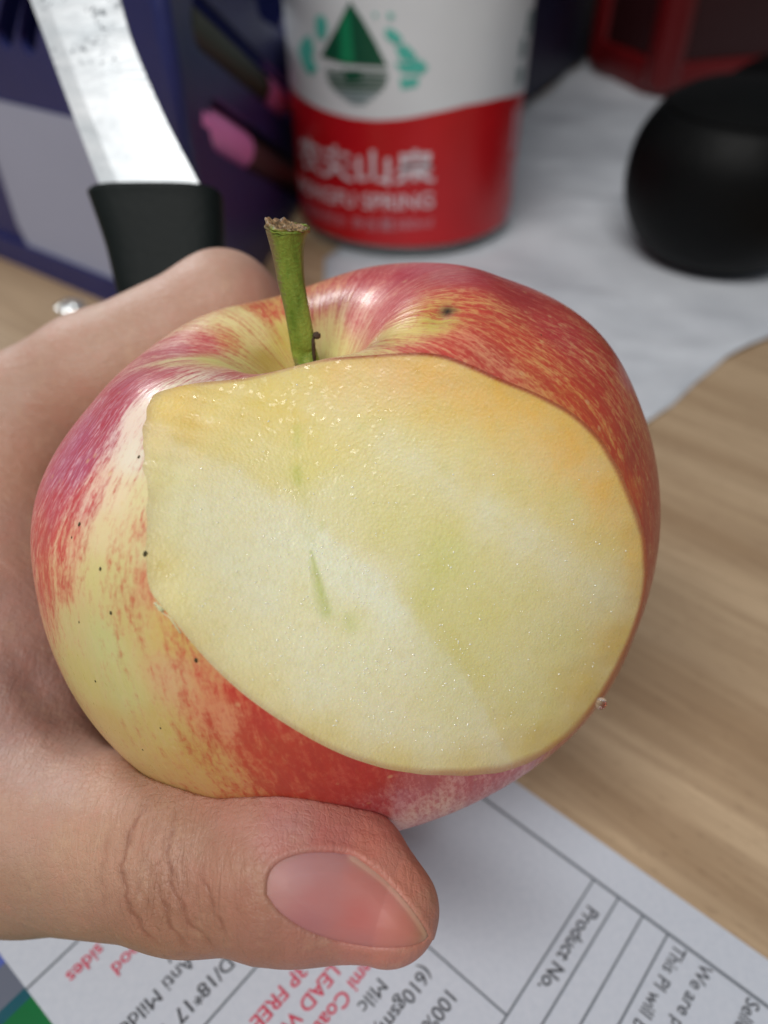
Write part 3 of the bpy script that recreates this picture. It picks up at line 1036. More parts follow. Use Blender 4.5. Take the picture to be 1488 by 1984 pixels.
HPAINT = [  # skin tones; shade in the web fold and low on the thumb painted in
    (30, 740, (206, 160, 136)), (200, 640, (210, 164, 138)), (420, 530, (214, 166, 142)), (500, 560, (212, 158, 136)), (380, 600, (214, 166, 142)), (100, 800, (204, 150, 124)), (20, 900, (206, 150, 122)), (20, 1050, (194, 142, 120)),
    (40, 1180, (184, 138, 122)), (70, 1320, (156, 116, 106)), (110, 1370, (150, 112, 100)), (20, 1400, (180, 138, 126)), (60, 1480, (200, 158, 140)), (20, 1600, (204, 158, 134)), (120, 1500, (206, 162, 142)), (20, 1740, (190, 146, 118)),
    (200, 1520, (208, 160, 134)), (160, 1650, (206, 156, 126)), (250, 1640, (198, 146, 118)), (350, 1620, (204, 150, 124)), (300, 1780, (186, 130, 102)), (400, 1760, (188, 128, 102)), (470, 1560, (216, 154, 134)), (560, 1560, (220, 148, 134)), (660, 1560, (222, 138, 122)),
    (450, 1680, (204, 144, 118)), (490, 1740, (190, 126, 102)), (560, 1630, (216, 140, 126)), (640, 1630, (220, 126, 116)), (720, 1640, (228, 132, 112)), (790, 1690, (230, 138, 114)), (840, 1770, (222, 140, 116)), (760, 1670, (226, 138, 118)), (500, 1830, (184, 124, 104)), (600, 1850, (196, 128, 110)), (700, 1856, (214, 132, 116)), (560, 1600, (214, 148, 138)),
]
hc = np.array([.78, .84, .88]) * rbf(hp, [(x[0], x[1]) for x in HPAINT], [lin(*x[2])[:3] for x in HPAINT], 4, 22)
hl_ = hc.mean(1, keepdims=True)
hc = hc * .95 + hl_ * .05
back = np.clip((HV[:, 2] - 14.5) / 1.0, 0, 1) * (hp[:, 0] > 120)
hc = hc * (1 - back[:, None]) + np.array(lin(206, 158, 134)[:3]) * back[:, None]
t = NT("hand_skin")
pos = t.pos()
n1 = t.noise(pos, 90, 4, .6)
n2 = t.noise(pos, 700, 3, .6)
n3 = t.noise(pos, 260, 4, .7)
col = t.mix(t.mapr(n1, .3, .7, 0, .30), t.attr('tone'), t.mix(.5, t.attr('tone'), lin(180, 122, 98)))
col = t.mix(t.mapr(n2, .35, .7, 0, .20), col, lin(164, 118, 96))
col = t.mix(t.mapr(n3, .5, .72, 0, .22), col, lin(196, 128, 112))
col = t.mix(t.mapr(n3, .28, .45, .18, 0), col, lin(214, 182, 150))
col = t.mix(t.math('MULTIPLY', t.attr('crease', 'Fac'), .46), col, lin(120, 66, 46))
t.l(col, t.b.inputs['Base Color'])
t.set(Roughness=.48, Specular_IOR_Level=.45, Subsurface_Weight=.20, Subsurface_Scale=.006)
t.b.inputs['Subsurface Radius'].default_value = (1.0, .42, .25)
vo = t.n('ShaderNodeTexVoronoi')
vo.feature = 'DISTANCE_TO_EDGE'
vo.inputs['Scale'].default_value = 1300
t.l(t.scale(t.pos(), (1.0, .7, 1.25)), vo.inputs['Vector'])
cellh = t.mapr(vo.outputs['Distance'], 0, .12)
bmp = t.bump(cellh, .00006, .5)
bmp = t.bump(t.noise(t.scale(pos, (500, 1100, 300)), 1.0, 4, .65), .00032, .55, bmp)
bmp = t.bump(t.noise(pos, 160, 3), .0009, .35, bmp)
wr = t.noise(t.scale(pos, (1100, 260, 300), .25), 1.0, 3, .55, .8)
bmp = t.bump(t.math('MULTIPLY', wr, t.attr('knuckle', 'Fac')), .0009, .8, bmp)
t.l(bmp, t.b.inputs['Normal'])
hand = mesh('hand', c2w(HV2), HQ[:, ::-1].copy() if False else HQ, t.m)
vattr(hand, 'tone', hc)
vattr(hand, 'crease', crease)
vattr(hand, 'knuckle', (.25 + .75 * np.exp(-((hp[:, 0] - 315) / 110) ** 2 - ((hp[:, 1] - 1690) / 140) ** 2)) * (HV[:, 2] < 12))
tag(hand, 'bare left hand gripping the apple from behind with its thumb in front', 'hand')

# thumbnail plate: follows the thumb, domed, with thickness
gx, gy = np.meshgrid(np.linspace(505, 850, 120), np.linspace(1640, 1850, 84), indexing='ij')
GP = np.stack([gx.ravel(), gy.ravel()], 1)
# march rays to the thumb
rd = np.stack([(GP[:, 0] - 744) / FPX, (992 - GP[:, 1]) / FPX, np.ones(len(GP))], 1)
rl = np.linalg.norm(rd, axis=1)


def thumb_only(P):
    return smin(chain(P, THUMB[1:], .35), chain(P, TH2, .2), .25)


tt = np.full(len(GP), 8.0)
for _ in range(40):
    dd = thumb_only(rd * tt[:, None])
    tt = tt + np.clip(dd, -.2, .5) / rl * .9
    tt = np.minimum(tt, 10.6)
NP_ = rd * tt[:, None]
nn_ = grad(thumb_only, NP_)
ndg = poly_sd(GP, NAILs)
prof = -.035 + .052 * np.sqrt(np.clip(-ndg / 42, 0, 1)) 
free = np.clip((GP[:, 0] * .80 - GP[:, 1] * .60 + 500) / 60, 0, 1)
freeedge = np.exp(-(polyd(GP, [(690, 1661), (745, 1702), (795, 1755), (832, 1806)]) / 22) ** 2)
prof = np.maximum(prof, (-.035 + .036 * 1) * freeedge * (ndg < 0) + -.035 * (1 - freeedge))
NV = NP_ + nn_ * prof[:, None]
gi, gj = np.meshgrid(np.arange(119), np.arange(83), indexing='ij')
a = (gi * 84 + gj).ravel()
b, c, d = a + 84, a + 85, a + 1
NTt = np.concatenate([np.stack([a, b, c], 1), np.stack([a, c, d], 1)])
fe = np.exp(-(polyd(GP, [(684, 1664), (745, 1706), (793, 1760), (822, 1806), (826, 1826)]) / 9) ** 2)
cut_ = np.exp(-(polyd(GP, [(514, 1735), (517, 1700), (534, 1673), (570, 1655)]) / 10) ** 2)
ncol = rbf(GP, [(540, 1720), (580, 1680), (640, 1670), (700, 1700), (620, 1740), (700, 1770), (780, 1790), (820, 1825), (600, 1790), (700, 1830), (770, 1835), (740, 1730)],
           [lin(*x)[:3] for x in ((206, 164, 160), (206, 168, 170), (206, 164, 164), (216, 152, 144), (208, 150, 148), (214, 136, 130), (220, 150, 134), (216, 160, 132), (196, 144, 148), (206, 146, 146), (214, 150, 140), (218, 148, 138))], 3, 20)
ncol = ncol * np.array([.84, .62, .60])
ncol = ncol * (1 - .38 * fe[:, None]) + np.array(lin(196, 172, 138)[:3]) * .38 * fe[:, None]
ncol = ncol * (1 - .35 * cut_[:, None]) + np.array(lin(190, 150, 134)[:3]) * .35 * cut_[:, None]
nV, nT, nat = clip_tris(NV, NTt, ndg, attrs=[ncol, nn_])
# close it into a plate with an underside
k = len(nV)
allV = np.concatenate([nV, nV - nat[1] * .045])
bot = nT[:, ::-1] + k
ed = np.concatenate([nT[:, [0, 1]], nT[:, [1, 2]], nT[:, [2, 0]]])
es = {}
for x, y in ed:
    es[(int(x), int(y))] = 1
bnd = [(x, y) for (x, y) in es if (y, x) not in es]
sideT = []
for x, y in bnd:
    sideT += [(y, x, x + k), (y, x + k, y + k)]
allT = np.concatenate([nT, bot, np.array(sideT)])
t = NT("nail")
t.set(Roughness=.52, Specular_IOR_Level=.36, Subsurface_Weight=.30, Subsurface_Scale=.004)
t.b.inputs['Subsurface Radius'].default_value = (1, .45, .3)
nz = t.noise(t.scale(t.pos(), (150, 600, 600)), 1.0, 3)
t.l(t.mix(t.mapr(nz, .3, .7, 0, .12), t.attr('tone'), lin(200, 150, 146)), t.b.inputs['Base Color'])
t.l(t.bump(nz, .0002, .35), t.b.inputs['Normal'])
nail = mesh('thumbnail', c2w(allV), allT, t.m, hand)
vattr(nail, 'tone', np.concatenate([nat[0], nat[0]]))

# ================================================================== KNIFE (held behind the index finger)
KD = 15.6
knife = empty('kitchen_knife', tuple(c2w(pix(410, 800, KD + .4)) / CM))
tag(knife, 'knife with a speckled bright steel blade and dark green handle, held behind the index finger', 'knife')
t = NT("blade_steel")
pos = t.pos()
nb = t.noise(t.scale(pos, (60, 60, 220)), 1.0, 4, .6)
sp1 = t.noise(pos, 700, 3, .7)
sp2 = t.noise(pos, 130, 2, .5)
zt = t.n('ShaderNodeSeparateXYZ')
t.l(pos, zt.inputs[0])
spk = t.math('MULTIPLY', t.mapr(zt.outputs['Z'], .101, .110, .12, 1), t.math('MULTIPLY', t.mapr(sp1, .55, .61), t.mapr(sp2, .50, .60)))
col = t.mix(t.mapr(nb, .3, .7), lin(196, 204, 210), lin(236, 240, 244))
col = t.mix(spk, col, lin(88, 96, 104))
t.l(col, t.b.inputs['Base Color'])
t.set(Metallic=.25, Roughness=.38)
t.l(t.bump(nb, .0006, .4), t.b.inputs['Normal'])
BL_L = [(205, 378), (188, 345), (150, 245), (118, 160), (85, 70), (55, -10), (20, -110), (-20, -230), (-50, -330)]
BL_R = [(398, 378), (372, 330), (325, 240), (285, 150), (255, 75), (233, 0), (205, -90), (160, -200), (-30, -335)]
pl_ = np.array(smooth_prof(BL_L, 4))
pr_ = np.array(smooth_prof(BL_R, 4))
bv, bf = [], []
for i in range(len(pl_)):
    DD = KD + .15 + .35 * i / len(pl_)
    L_, R_ = pix(*pl_[i], DD + .12), pix(*pr_[i], DD - .10)
    md = (L_ + R_) / 2
    for q, off in ((L_, 0), (L_ * .8 + R_ * .2, -.05), (md, -.07), (R_, -.07), (R_, .07), (md, .07), (L_ * .8 + R_ * .2, .05)):
        bv.append(q + np.array([0, 0, off]))
for i in range(len(pl_) - 1):
    for j in range(7):
        bf.append((i * 7 + j, i * 7 + (j + 1) % 7, (i + 1) * 7 + (j + 1) % 7, (i + 1) * 7 + j))
bf.append(tuple(range(7)))
bf.append(tuple(reversed(range((len(pl_) - 1) * 7, len(pl_) * 7))))
ob = mesh('blade', c2w(np.array(bv)), bf, t.m, knife, smooth=False)
# handle: rounded cross-section, widest at the collar
HD_L = [(172, 372), (180, 395), (196, 440), (212, 490), (225, 545), (245, 620), (275, 700), (310, 790)]
HD_R = [(430, 372), (432, 395), (434, 440), (434, 490), (432, 545), (436, 620), (446, 700), (450, 790)]
hl, hr = np.array(smooth_prof(HD_L, 3)), np.array(smooth_prof(HD_R, 3))
hv_, hf_ = [], []
M_ = 28
for i in range(len(hl)):
    s = i / (len(hl) - 1)
    DD = KD + .35 * s
    L_, R_ = pix(*hl[i], DD), pix(*hr[i], DD)
    cen, hw = (L_ + R_) / 2, (R_ - L_) / 2
    q = 1.0
    if i == 0:
        q = .93
    if i == len(hl) - 1:
        q = .75
    for j in range(M_):
        an = 2 * math.pi * j / M_
        cx_, sx_ = math.cos(an), math.sin(an)
        cx_ = math.copysign(abs(cx_) ** .6, cx_)
        sx_ = math.copysign(abs(sx_) ** .6, sx_)
        hv_.append(cen + hw * cx_ * q + np.array([0, 0, 1]) * sx_ * .52 * q)
hv_ = np.array(hv_)
for i in range(len(hl) - 1):
    for j in range(M_):
        hf_.append((i * M_ + j, i * M_ + (j + 1) % M_, (i + 1) * M_ + (j + 1) % M_, (i + 1) * M_ + j))
hf_.append(tuple(range(M_)))
hf_.append(tuple(reversed(range((len(hl) - 1) * M_, len(hl) * M_))))
ho = mesh('handle', c2w(hv_), hf_, plain("handle_plastic", lin(14, 22, 22), .6, .2, bump=.0001, bscale=500, var=.15, vscale=80), knife)
bpy.context.view_layer.update()

# ================================================================== BOTTLE
BX, BY, BR = 1.0, 37.3, 4.98
bottle = empty('water_bottle', (BX, BY, .12))
tag(bottle, 'plastic water bottle with a white and red label standing on the white sheet', 'bottle')


def on_cyl(px, py, r=BR):
    d = np.array([(px - 744) / FPX, CP + (992 - py) / FPX * SP, -SP + (992 - py) / FPX * CP])
    o = np.array([-BX, -BY])
    a_ = d[0] ** 2 + d[1] ** 2
    b_ = o[0] * d[0] + o[1] * d[1]
    c_ = o @ o - r * r
    disc = max(b_ * b_ - a_ * c_, 0)
    s = (-b_ - math.sqrt(disc)) / a_
    q = o + s * d[:2]
    return math.atan2(q[0], -q[1]), CAM_H + s * d[2] - .12     # angle about the axis from the front, height


def cylpt(phi, z, r):
    r = r * (1 + .0022 * z)      # the sides open slightly upward
    return (r * math.sin(phi), -r * math.cos(phi), z)


pet = NT("clear_plastic")
pet.set(Base_Color=(.86, .93, .92, 1), Roughness=.08, Transmission_Weight=.9, IOR=1.4)
prof = smooth_prof([(0, .35), (2.6, .3), (4.2, 0), (4.66, .18), (4.75, .6), (4.72, 1.0)], 4) + [(4.72, 20.5)] + smooth_prof([(4.72, 20.6), (4.5, 22.5), (3.6, 25), (2.2, 27.2), (1.4, 28.2), (1.35, 29.4)], 5)
bm_obj('bottle_body', lathe_bm([(p_[0] * BR / 4.8 * (1 + .0022 * p_[1]), p_[1]) for p_ in prof], 96), pet.m, bottle, True)
bm_obj('bottle_cap', lathe_bm([(1.62, 28.6), (1.66, 28.7), (1.66, 30.3), (1.5, 30.5), (0, 30.5)], 64), plain("cap_red", lin(170, 20, 24), .4), bottle, True)
# wave line between red and white
wave_px = [(566, 165), (590, 190), (630, 212), (680, 227), (730, 232), (780, 229), (840, 217), (900, 203), (960, 190), (1020, 172)]
wv = [on_cyl(*q) for q in wave_px]
wphi, wz = np.array([q[0] for q in wv]), np.array([q[1] for q in wv])
wv_fn = lambda p_: np.interp(p_, np.concatenate([[-math.pi], wphi, [math.pi]]), np.concatenate([[wz[0] + .4], wz, [wz[-1] + .4]]))


def cyl_band(name, zlo, zhi, r, mat, parent, n=240, m=24, wob=0.0):
    V, Fc = [], []
    for i in range(n):
        p_ = -math.pi + 2 * math.pi * i / n
        a0 = zlo(p_) if callable(zlo) else zlo
        a1 = zhi(p_) if callable(zhi) else zhi
        for j in range(m + 1):
            z = a0 + (a1 - a0) * j / m
            rr = r + wob * (math.sin(3 * p_ + z * .9) * math.sin(z * .7 + p_ * 5) + .5 * math.sin(11 * p_ + 2 * math.sin(z)))
            V.append(cylpt(p_, z, rr))
    for i in range(n):
        k_ = (i + 1) % n
        for j in range(m):
            Fc.append((i * (m + 1) + j, k_ * (m + 1) + j, k_ * (m + 1) + j + 1, i * (m + 1) + j + 1))
    me = bpy.data.meshes.new(name)
    me.from_pydata([tuple(c_ * CM for c_ in v_) for v_ in V], [], Fc)
    for p_ in me.polygons:
        p_.use_smooth = True
    me.materials.append(mat)
    o_ = bpy.data.objects.new(name, me)
    COL.objects.link(o_)
    o_.parent = parent
    return o_


white_l = plain("label_white", lin(222, 225, 228), .35, var=.05, vscale=40)
red_l = plain("label_red", lin(192, 20, 28), .32, var=.12, vscale=60)
cyl_band('label_white', wv_fn, 19.5, BR + .02, white_l, bottle, wob=.012)
cyl_band('label_red', .62, wv_fn, BR + .02, red_l, bottle, wob=.006)


def cyl_patch(name, pts, mat, parent, r=BR + .05, sub=3):
    """polygon given as photo points, wrapped on the bottle"""
    q = [on_cyl(*x) for x in pts]
    me = poly_curve_mesh([[(a_ * BR, z_) for a_, z_ in q]], 0.0)
    bm = bmesh.new()
    bm.from_mesh(me)
    bmesh.ops.remove_doubles(bm, verts=bm.verts, dist=1e-4)
    bmesh.ops.subdivide_edges(bm, edges=bm.edges, cuts=sub, use_grid_fill=True)
    for v_ in bm.verts:
        v_.co = Vector(cylpt(v_.co.x / BR, v_.co.y, r))
    return bm_obj(name, bm, mat, parent)


def cyl_text(name, s, p0, p1, hpx, mat, parent, bold=.0):
    """text whose baseline runs from photo point p0 to p1, cap height hpx photo pixels"""
    a0, z0 = on_cyl(*p0)
    a1, z1 = on_cyl(*p1)
    _, zt_ = on_cyl(p0[0], p0[1] - hpx)
    me = text_mesh(s, 1.0, bold)
    n_ = len(me.vertices)
    co = np.empty(n_ * 3)
    me.vertices.foreach_get('co', co)
    co = co.reshape(-1, 3)
    x0, x1 = co[:, 0].min(), co[:, 0].max()
    y0, y1 = co[:, 1].min(), co[:, 1].max()
    bm = bmesh.new()
    bm.from_mesh(me)
    for v_ in bm.verts:
        f_ = (v_.co.x - x0) / (x1 - x0)
        v_.co = Vector(cylpt(a0 + (a1 - a0) * f_, z0 + (z1 - z0) * f_ + (v_.co.y - y0) / (y1 - y0) * (zt_ - z0), BR + .055))
    return bm_obj(name, bm, mat, parent)


ink_w = plain("print_white", lin(214, 200, 206), .4)
ink_p = plain("print_pale_pink", lin(196, 130, 140), .4)
ink_g = plain("print_green", lin(18, 82, 58), .4)
ink_lg = plain("print_mid_green", lin(24, 132, 88), .4)
ink_t = plain("print_teal", lin(84, 186, 170), .4)
ink_gr = plain("print_grey_green", lin(120, 142, 144), .4)
cyl_text('printed_text', '农夫山泉', (588, 322), (843, 354), 62, ink_w, bottle, .022)
cyl_text('printed_text', 'NONGFU SPRING', (586, 366), (838, 400), 26, ink_w, bottle, .012)
cyl_text('printed_text', '饮用天然水 净含量380ml', (590, 408), (836, 440), 22, ink_p, bottle, .006)
cyl_patch('printed_mountain', [(682, 0), (656, 52), (626, 108), (668, 122), (752, 128), (728, 78), (706, 38)], ink_g, bottle)
cyl_patch('printed_mountain_facet', [(680, 12), (664, 50), (662, 118), (690, 122)], ink_lg, bottle, BR + .06)
for i_, (xa, xb, y_) in enumerate(((632, 753, 133), (636, 754, 142), (636, 753, 151), (640, 750, 160), (646, 744, 169), (654, 736, 178), (664, 726, 187), (676, 714, 196))):
    dy = 2.6 if i_ else 1.5
    xm = (xa + xb) / 2
    wob_ = 3 * math.sin(i_ * 2.1)
    cyl_patch('printed_ripple', [(xa, y_ - dy), (xm, y_ - dy + 2), (xb, y_ - dy + 3), (xb - 3, y_ + dy + 3), (xm + wob_, y_ + dy + 3), (xa + 3, y_ + dy)], ink_g if i_ < 5 else ink_gr, bottle, BR + .05, 2)
cyl_patch('printed_ripple', [(668, 132), (704, 135), (700, 156), (676, 158)], ink_g, bottle, BR + .046, 2)
for pts in ([(590, 78), (606, 66), (614, 92), (610, 112), (620, 132), (606, 146), (592, 126), (584, 98)], [(618, 30), (632, 28), (640, 48), (634, 74), (622, 76), (616, 56)],
            [(748, 52), (764, 56), (780, 72), (776, 84), (762, 82), (748, 70)], [(766, 90), (786, 84), (806, 104), (800, 118), (776, 114)], [(764, 120), (792, 120), (812, 112), (829, 128), (818, 142), (780, 140)], [(774, 150), (812, 148), (808, 166), (778, 172)],
            [(752, 24), (762, 24), (764, 34), (754, 36)], [(726, 24), (732, 24), (732, 32), (726, 32)]):
    cyl_patch('printed_splash', pts, ink_t, bottle, BR + .05, 2)
for pts in ([(1004, 76), (1014, 74), (1010, 110), (1000, 112)], [(998, 132), (1010, 128), (1006, 160), (996, 164)], [(1018, 20), (1028, 18), (1020, 66), (1012, 68)]):
    cyl_patch('printed_mark', pts, ink_gr, bottle, BR + .05, 2)
for pts in ([(990, 210), (1000, 208), (992, 290), (984, 292)], [(986, 310), (994, 308), (990, 350), (982, 352)], [(976, 400), (986, 396), (984, 420), (974, 424)]):
    cyl_patch('printed_mark', pts, ink_p, bottle, BR + .05, 2)

# ================================================================== WHITE SHEET under the bottle
t = NT("tissue_white")
nz = t.noise(t.pos(), 25, 4, .55)
t.l(t.mix(t.mapr(nz, .3, .7), lin(190, 194, 202), lin(212, 216, 223)), t.b.inputs['Base Color'])
t.set(Roughness=.75, Subsurface_Weight=.0)
t.l(t.bump(t.noise(t.pos(), 60, 4), .003, .4), t.b.inputs['Normal'])
outline = [(-2.6, 32.6), (2.2, 42), (9.74, 56.9), (15.8, 68.8), (26, 70), (40, 60), (38, 45), (26, 34), (18, 28.6), (14.3, 25.65), (12.2, 24.2), (10.7, 22.7), (9.5, 21.3), (8.55, 20.4), (6.5, 18.8), (2, 18), (-1.6, 22), (-2.4, 28)]
me = poly_curve_mesh([outline], 0.0)
bm = bmesh.new()
bm.from_mesh(me)
bmesh.ops.remove_doubles(bm, verts=bm.verts, dist=1e-4)
for _ in range(5):
    bmesh.ops.subdivide_edges(bm, edges=[e for e in bm.edges if e.calc_length() > .8], cuts=1)
    bmesh.ops.triangulate(bm, faces=bm.faces)
from mathutils import noise as mn
for v_ in bm.verts:
    x, y = v_.co.x, v_.co.y
    w_ = .26 * mn.noise(Vector((x * .16, y * .16, 0))) + .16 * mn.noise(Vector((x * .4, y * .3, 3))) + .22 * abs(mn.noise(Vector((x * .25 + y * .1, y * .5, 8))))
    bd = math.hypot(x - BX, y - BY)
    flat = min(1, max(0, (bd - 5.4) / 3))
    bd2 = min(1, max(0, (math.hypot(x - 13.9, y - 32.4) - 3.5) / 3))
    v_.co.z = .07 + max(0, (w_ + .06)) * flat * bd2
bmesh.ops.solidify(bm, geom=bm.faces[:], thickness=.03)
sheet = bm_obj('white_sheet', bm, t.m, None, True)
tag(sheet, 'crumpled white sheet spread on the desk under the bottle and the black jar', 'sheet')

# ================================================================== BLUE BASKET
def plast(name, rgb):
    return plain(name, rgb, .42, var=.12, vscale=50, bump=.0002, bscale=300)


navy = plast("basket_blue", lin(36, 42, 98))
basket = empty('storage_basket', (-6.2, 25.5, .0))
tag(basket, 'navy blue plastic storage basket with slots, behind the hand and the bottle', 'basket')
LD = Vector((-.81, .586, 0)).normalized()
RD = Vector((.14, .99, 0)).normalized()
C0 = Vector((-6.2, 25.5, 0))
Zv = Vector((0, 0, 1))


def wall_hit(px, py, dirv):
    d = Vector(((px - 744) / FPX, CP + (992 - py) / FPX * SP, -SP + (992 - py) / FPX * CP))
    o_ = Vector((0, 0, CAM_H))
    nrm = dirv.cross(Zv)
    s = (C0 - o_).dot(nrm) / d.dot(nrm)
    q = o_ + d * s - C0
    return q.dot(dirv), q.z


def wall_obj(name, loops, dirv, mat, parent, thick=.25, inset=0.0, shift=0.0):
    """loops in wall coordinates (along, up)"""
    me = poly_curve_mesh(loops, thick)
    inward = LD.cross(Zv) if dirv is LD else Zv.cross(RD)
    inward = (RD if dirv is LD else LD)
    inn = (inward - dirv * inward.dot(dirv)).normalized()
    bm = bmesh.new()
    bm.from_mesh(me)
    for v_ in bm.verts:
        v_.co = dirv * v_.co.x + Zv * v_.co.y + inn * (v_.co.z + shift)
    return bm_obj(name, bm, mat, parent)


def slot(cx0, cz0, cx1, cz1, r, n=8):
    a_ = math.atan2(cz1 - cz0, cx1 - cx0)
    pts = []
    for i in range(n + 1):
        t_ = a_ + math.pi / 2 - math.pi * i / n
        pts.append((cx1 + r * math.cos(t_), cz1 + r * math.sin(t_)))
    for i in range(n + 1):
        t_ = a_ - math.pi / 2 - math.pi * i / n
        pts.append((cx0 + r * math.cos(t_), cz0 + r * math.sin(t_)))
    return pts


BH = 17.0
slotsR = []
for (p0, p1, r) in (((380, 42), (548, 196), .78), ((415, 243), (575, 350), .85), ((500, -10), (640, 80), .8), ((560, 60), (700, 120), .8)):
    a0, b0 = wall_hit(*p0, RD)
    a1, b1 = wall_hit(*p1, RD)
    slotsR.append(slot(a0, b0, a1, b1, r))
slotsL = []
for (p0, p1, r) in (((14, 68), (34, -20), .40), ((58, 78), (74, -20), .40), ((-40, 70), (-20, -20), .45)):
    a0, b0 = wall_hit(*p0, LD)
    a1, b1 = wall_hit(*p1, LD)
    slotsL.append(slot(a0, b0, a1, b1, r))
wall_obj('basket_wall', [[(0.12, .1), (34, .1), (34, BH), (0.12, BH)]] + slotsR, RD, navy, basket)
wall_obj('basket_wall', [[(0.14, .1), (28, .1), (28, BH), (0.14, BH)]] + slotsL, LD, navy, basket)
wall_obj('basket_rim', [[(-.1, BH), (34.3, BH), (34.3, BH + .7), (-.1, BH + .7)]], RD, navy, basket, .7)
wall_obj('basket_rim', [[(.38, BH), (28.3, BH), (28.3, BH + .7), (.38, BH + .7)]], LD, navy, basket, .7)
wall_obj('basket_foot', [[(.2, .004), (28, .004), (28, 1.1), (.2, 1.1)]], LD, navy, basket, .2, shift=-.24)
# corner post, floor and far walls
bm = lathe_bm([(0, 0), (.3, 0), (.3, BH), (0, BH)], 24)
bm_obj('basket_corner', bm, navy, basket, True)
far = LD * 28 + RD * 34
bm = bmesh.new()
vs = [bm.verts.new(q) for q in (Vector((0, 0, .25)), LD * 28 + Vector((0, 0, .25)), far + Vector((0, 0, .25)), RD * 34 + Vector((0, 0, .25)))]
bm.faces.new(vs)
bmesh.ops.solidify(bm, geom=bm.faces[:], thickness=.15)
bm_obj('basket_floor', bm, navy, basket)
for A_, B_ in ((LD * 28, far), (RD * 34, far)):
    bm = bmesh.new()
    vs = [bm.verts.new(q) for q in (A_ + Zv * .1, B_ + Zv * .1, B_ + Zv * BH, A_ + Zv * BH)]
    bm.faces.new(vs)
    bmesh.ops.solidify(bm, geom=bm.faces[:], thickness=.2)
    bm_obj('basket_wall', bm, navy, basket)
# white card in the frame of the left wall
lc = [wall_hit(*q, LD) for q in ((-60, 178), (0, 192), (128, 222), (250, 250), (236, 552), (150, 515), (62, 474), (40, 430), (2, 312), (-60, 150))]
card = [lc[0]] + lc[1:4] + lc[4:9]
co_ = wall_obj('white_card', [card], LD, plain("card_white", lin(160, 165, 188), .6, var=.05, vscale=20), basket, .04, shift=-.16)

# things inside the basket, seen through the slots
inR = (LD - RD * LD.dot(RD)).normalized()


def rod(name, p0, p1, r, mat, label, cat, cap=None, depth=1.4):
    a0, b0 = wall_hit(*p0, RD)
    a1, b1 = wall_hit(*p1, RD)
    A_ = C0 + RD * a0 + Zv * b0 + inR * depth
    B_ = C0 + RD * a1 + Zv * b1 + inR * depth
    d_ = B_ - A_
    e_ = empty(name, tuple(A_))
    tag(e_, label, cat, 'markers inside the basket')
    q = d_.to_track_quat('Z', 'Y').to_matrix().to_4x4()
    L_ = d_.length
    bm = lathe_bm(smooth_prof([(0, -.3), (r * .7, -.25), (r, 0), (r, L_ * .7)], 3), 24)
    bm.transform(q)
    bm_obj('barrel', bm, mat, e_, True)
    bm = lathe_bm([(r * 1.08, L_ * .7), (r * 1.08, L_), (r * .8, L_ + .25), (0, L_ + .25)], 24)
    bm.transform(q)
    bm_obj('cap', bm, cap or mat, e_, True)


pink = plain("pink_plastic", lin(250, 140, 205), .4)
brown = plain("brown_plastic", lin(90, 60, 62), .5)
olive = plain("olive_plastic", lin(52, 58, 44), .5)
rod('marker_pen', (375, 40), (560, 208), .72, olive, 'olive marker with a pink cap inside the basket, seen through the upper slot', 'marker', pink, .62)
rod('marker_pen', (620, 375), (385, 228), .72, brown, 'brown marker with a pink cap inside the basket, seen through the lower slot', 'marker', pink, .62)

# ================================================================== NAVY BOX behind the bottle
nb_ = empty('navy_box', (15.45, 68.3, .1), math.atan2(-.891, -.453))
tag(nb_, 'dark navy box behind the bottle, its lower edge on the white sheet', 'box')
navy_d = plain("navy_dark", lin(20, 26, 58), .5, var=.2, vscale=20)
bm_obj('box_body', box_bm(-16, 22, -12, 0, 0, 18, .3, 3), navy_d, nb_, True)
bm_obj('box_lid', box_bm(-16.3, 22.3, -12.3, .3, 18.1, 20, .3, 3), navy_d, nb_, True)

# ================================================================== RED CONTAINER
red_p = plain("red_plastic", lin(98, 10, 14), .4, var=.1, vscale=20)
red_d = plain("shaded_red_plastic", lin(46, 5, 8), .55, var=.1, vscale=20)  # darker copy of the red: shade of the far area put into colour
rc = empty('red_container', (18.1, 57.2, .1), math.atan2(.3, .95))
tag(rc, 'red plastic container, darkened as in shade, with recessed side panels behind the black jar', 'container')
bm_obj('container_body', box_bm(.5, 15.5, .5, 9.5, .0, 22, .4, 3), red_d, rc, True)
for (x0, x1, y0, y1) in ((0, 2.3, 0, 2.3), (13.7, 16, 0, 2.3), (0, 2.3, 7.7, 10), (13.7, 16, 7.7, 10)):
    bm_obj('corner_post', box_bm(x0, x1, y0, y1, .05, 22.1, 1.0, 6), red_p, rc, True)
bm_obj('bottom_band', box_bm(1.2, 14.8, .12, 9.88, .02, 2.2, .3, 3), red_p, rc, True)
bm_obj('bottom_band', box_bm(.12, 15.88, 1.2, 8.8, .03, 2.25, .3, 3), red_p, rc, True)
bm_obj('lid', box_bm(-.2, 16.2, -.2, 10.2, 22.2, 23.4, .4, 3), red_p, rc, True)

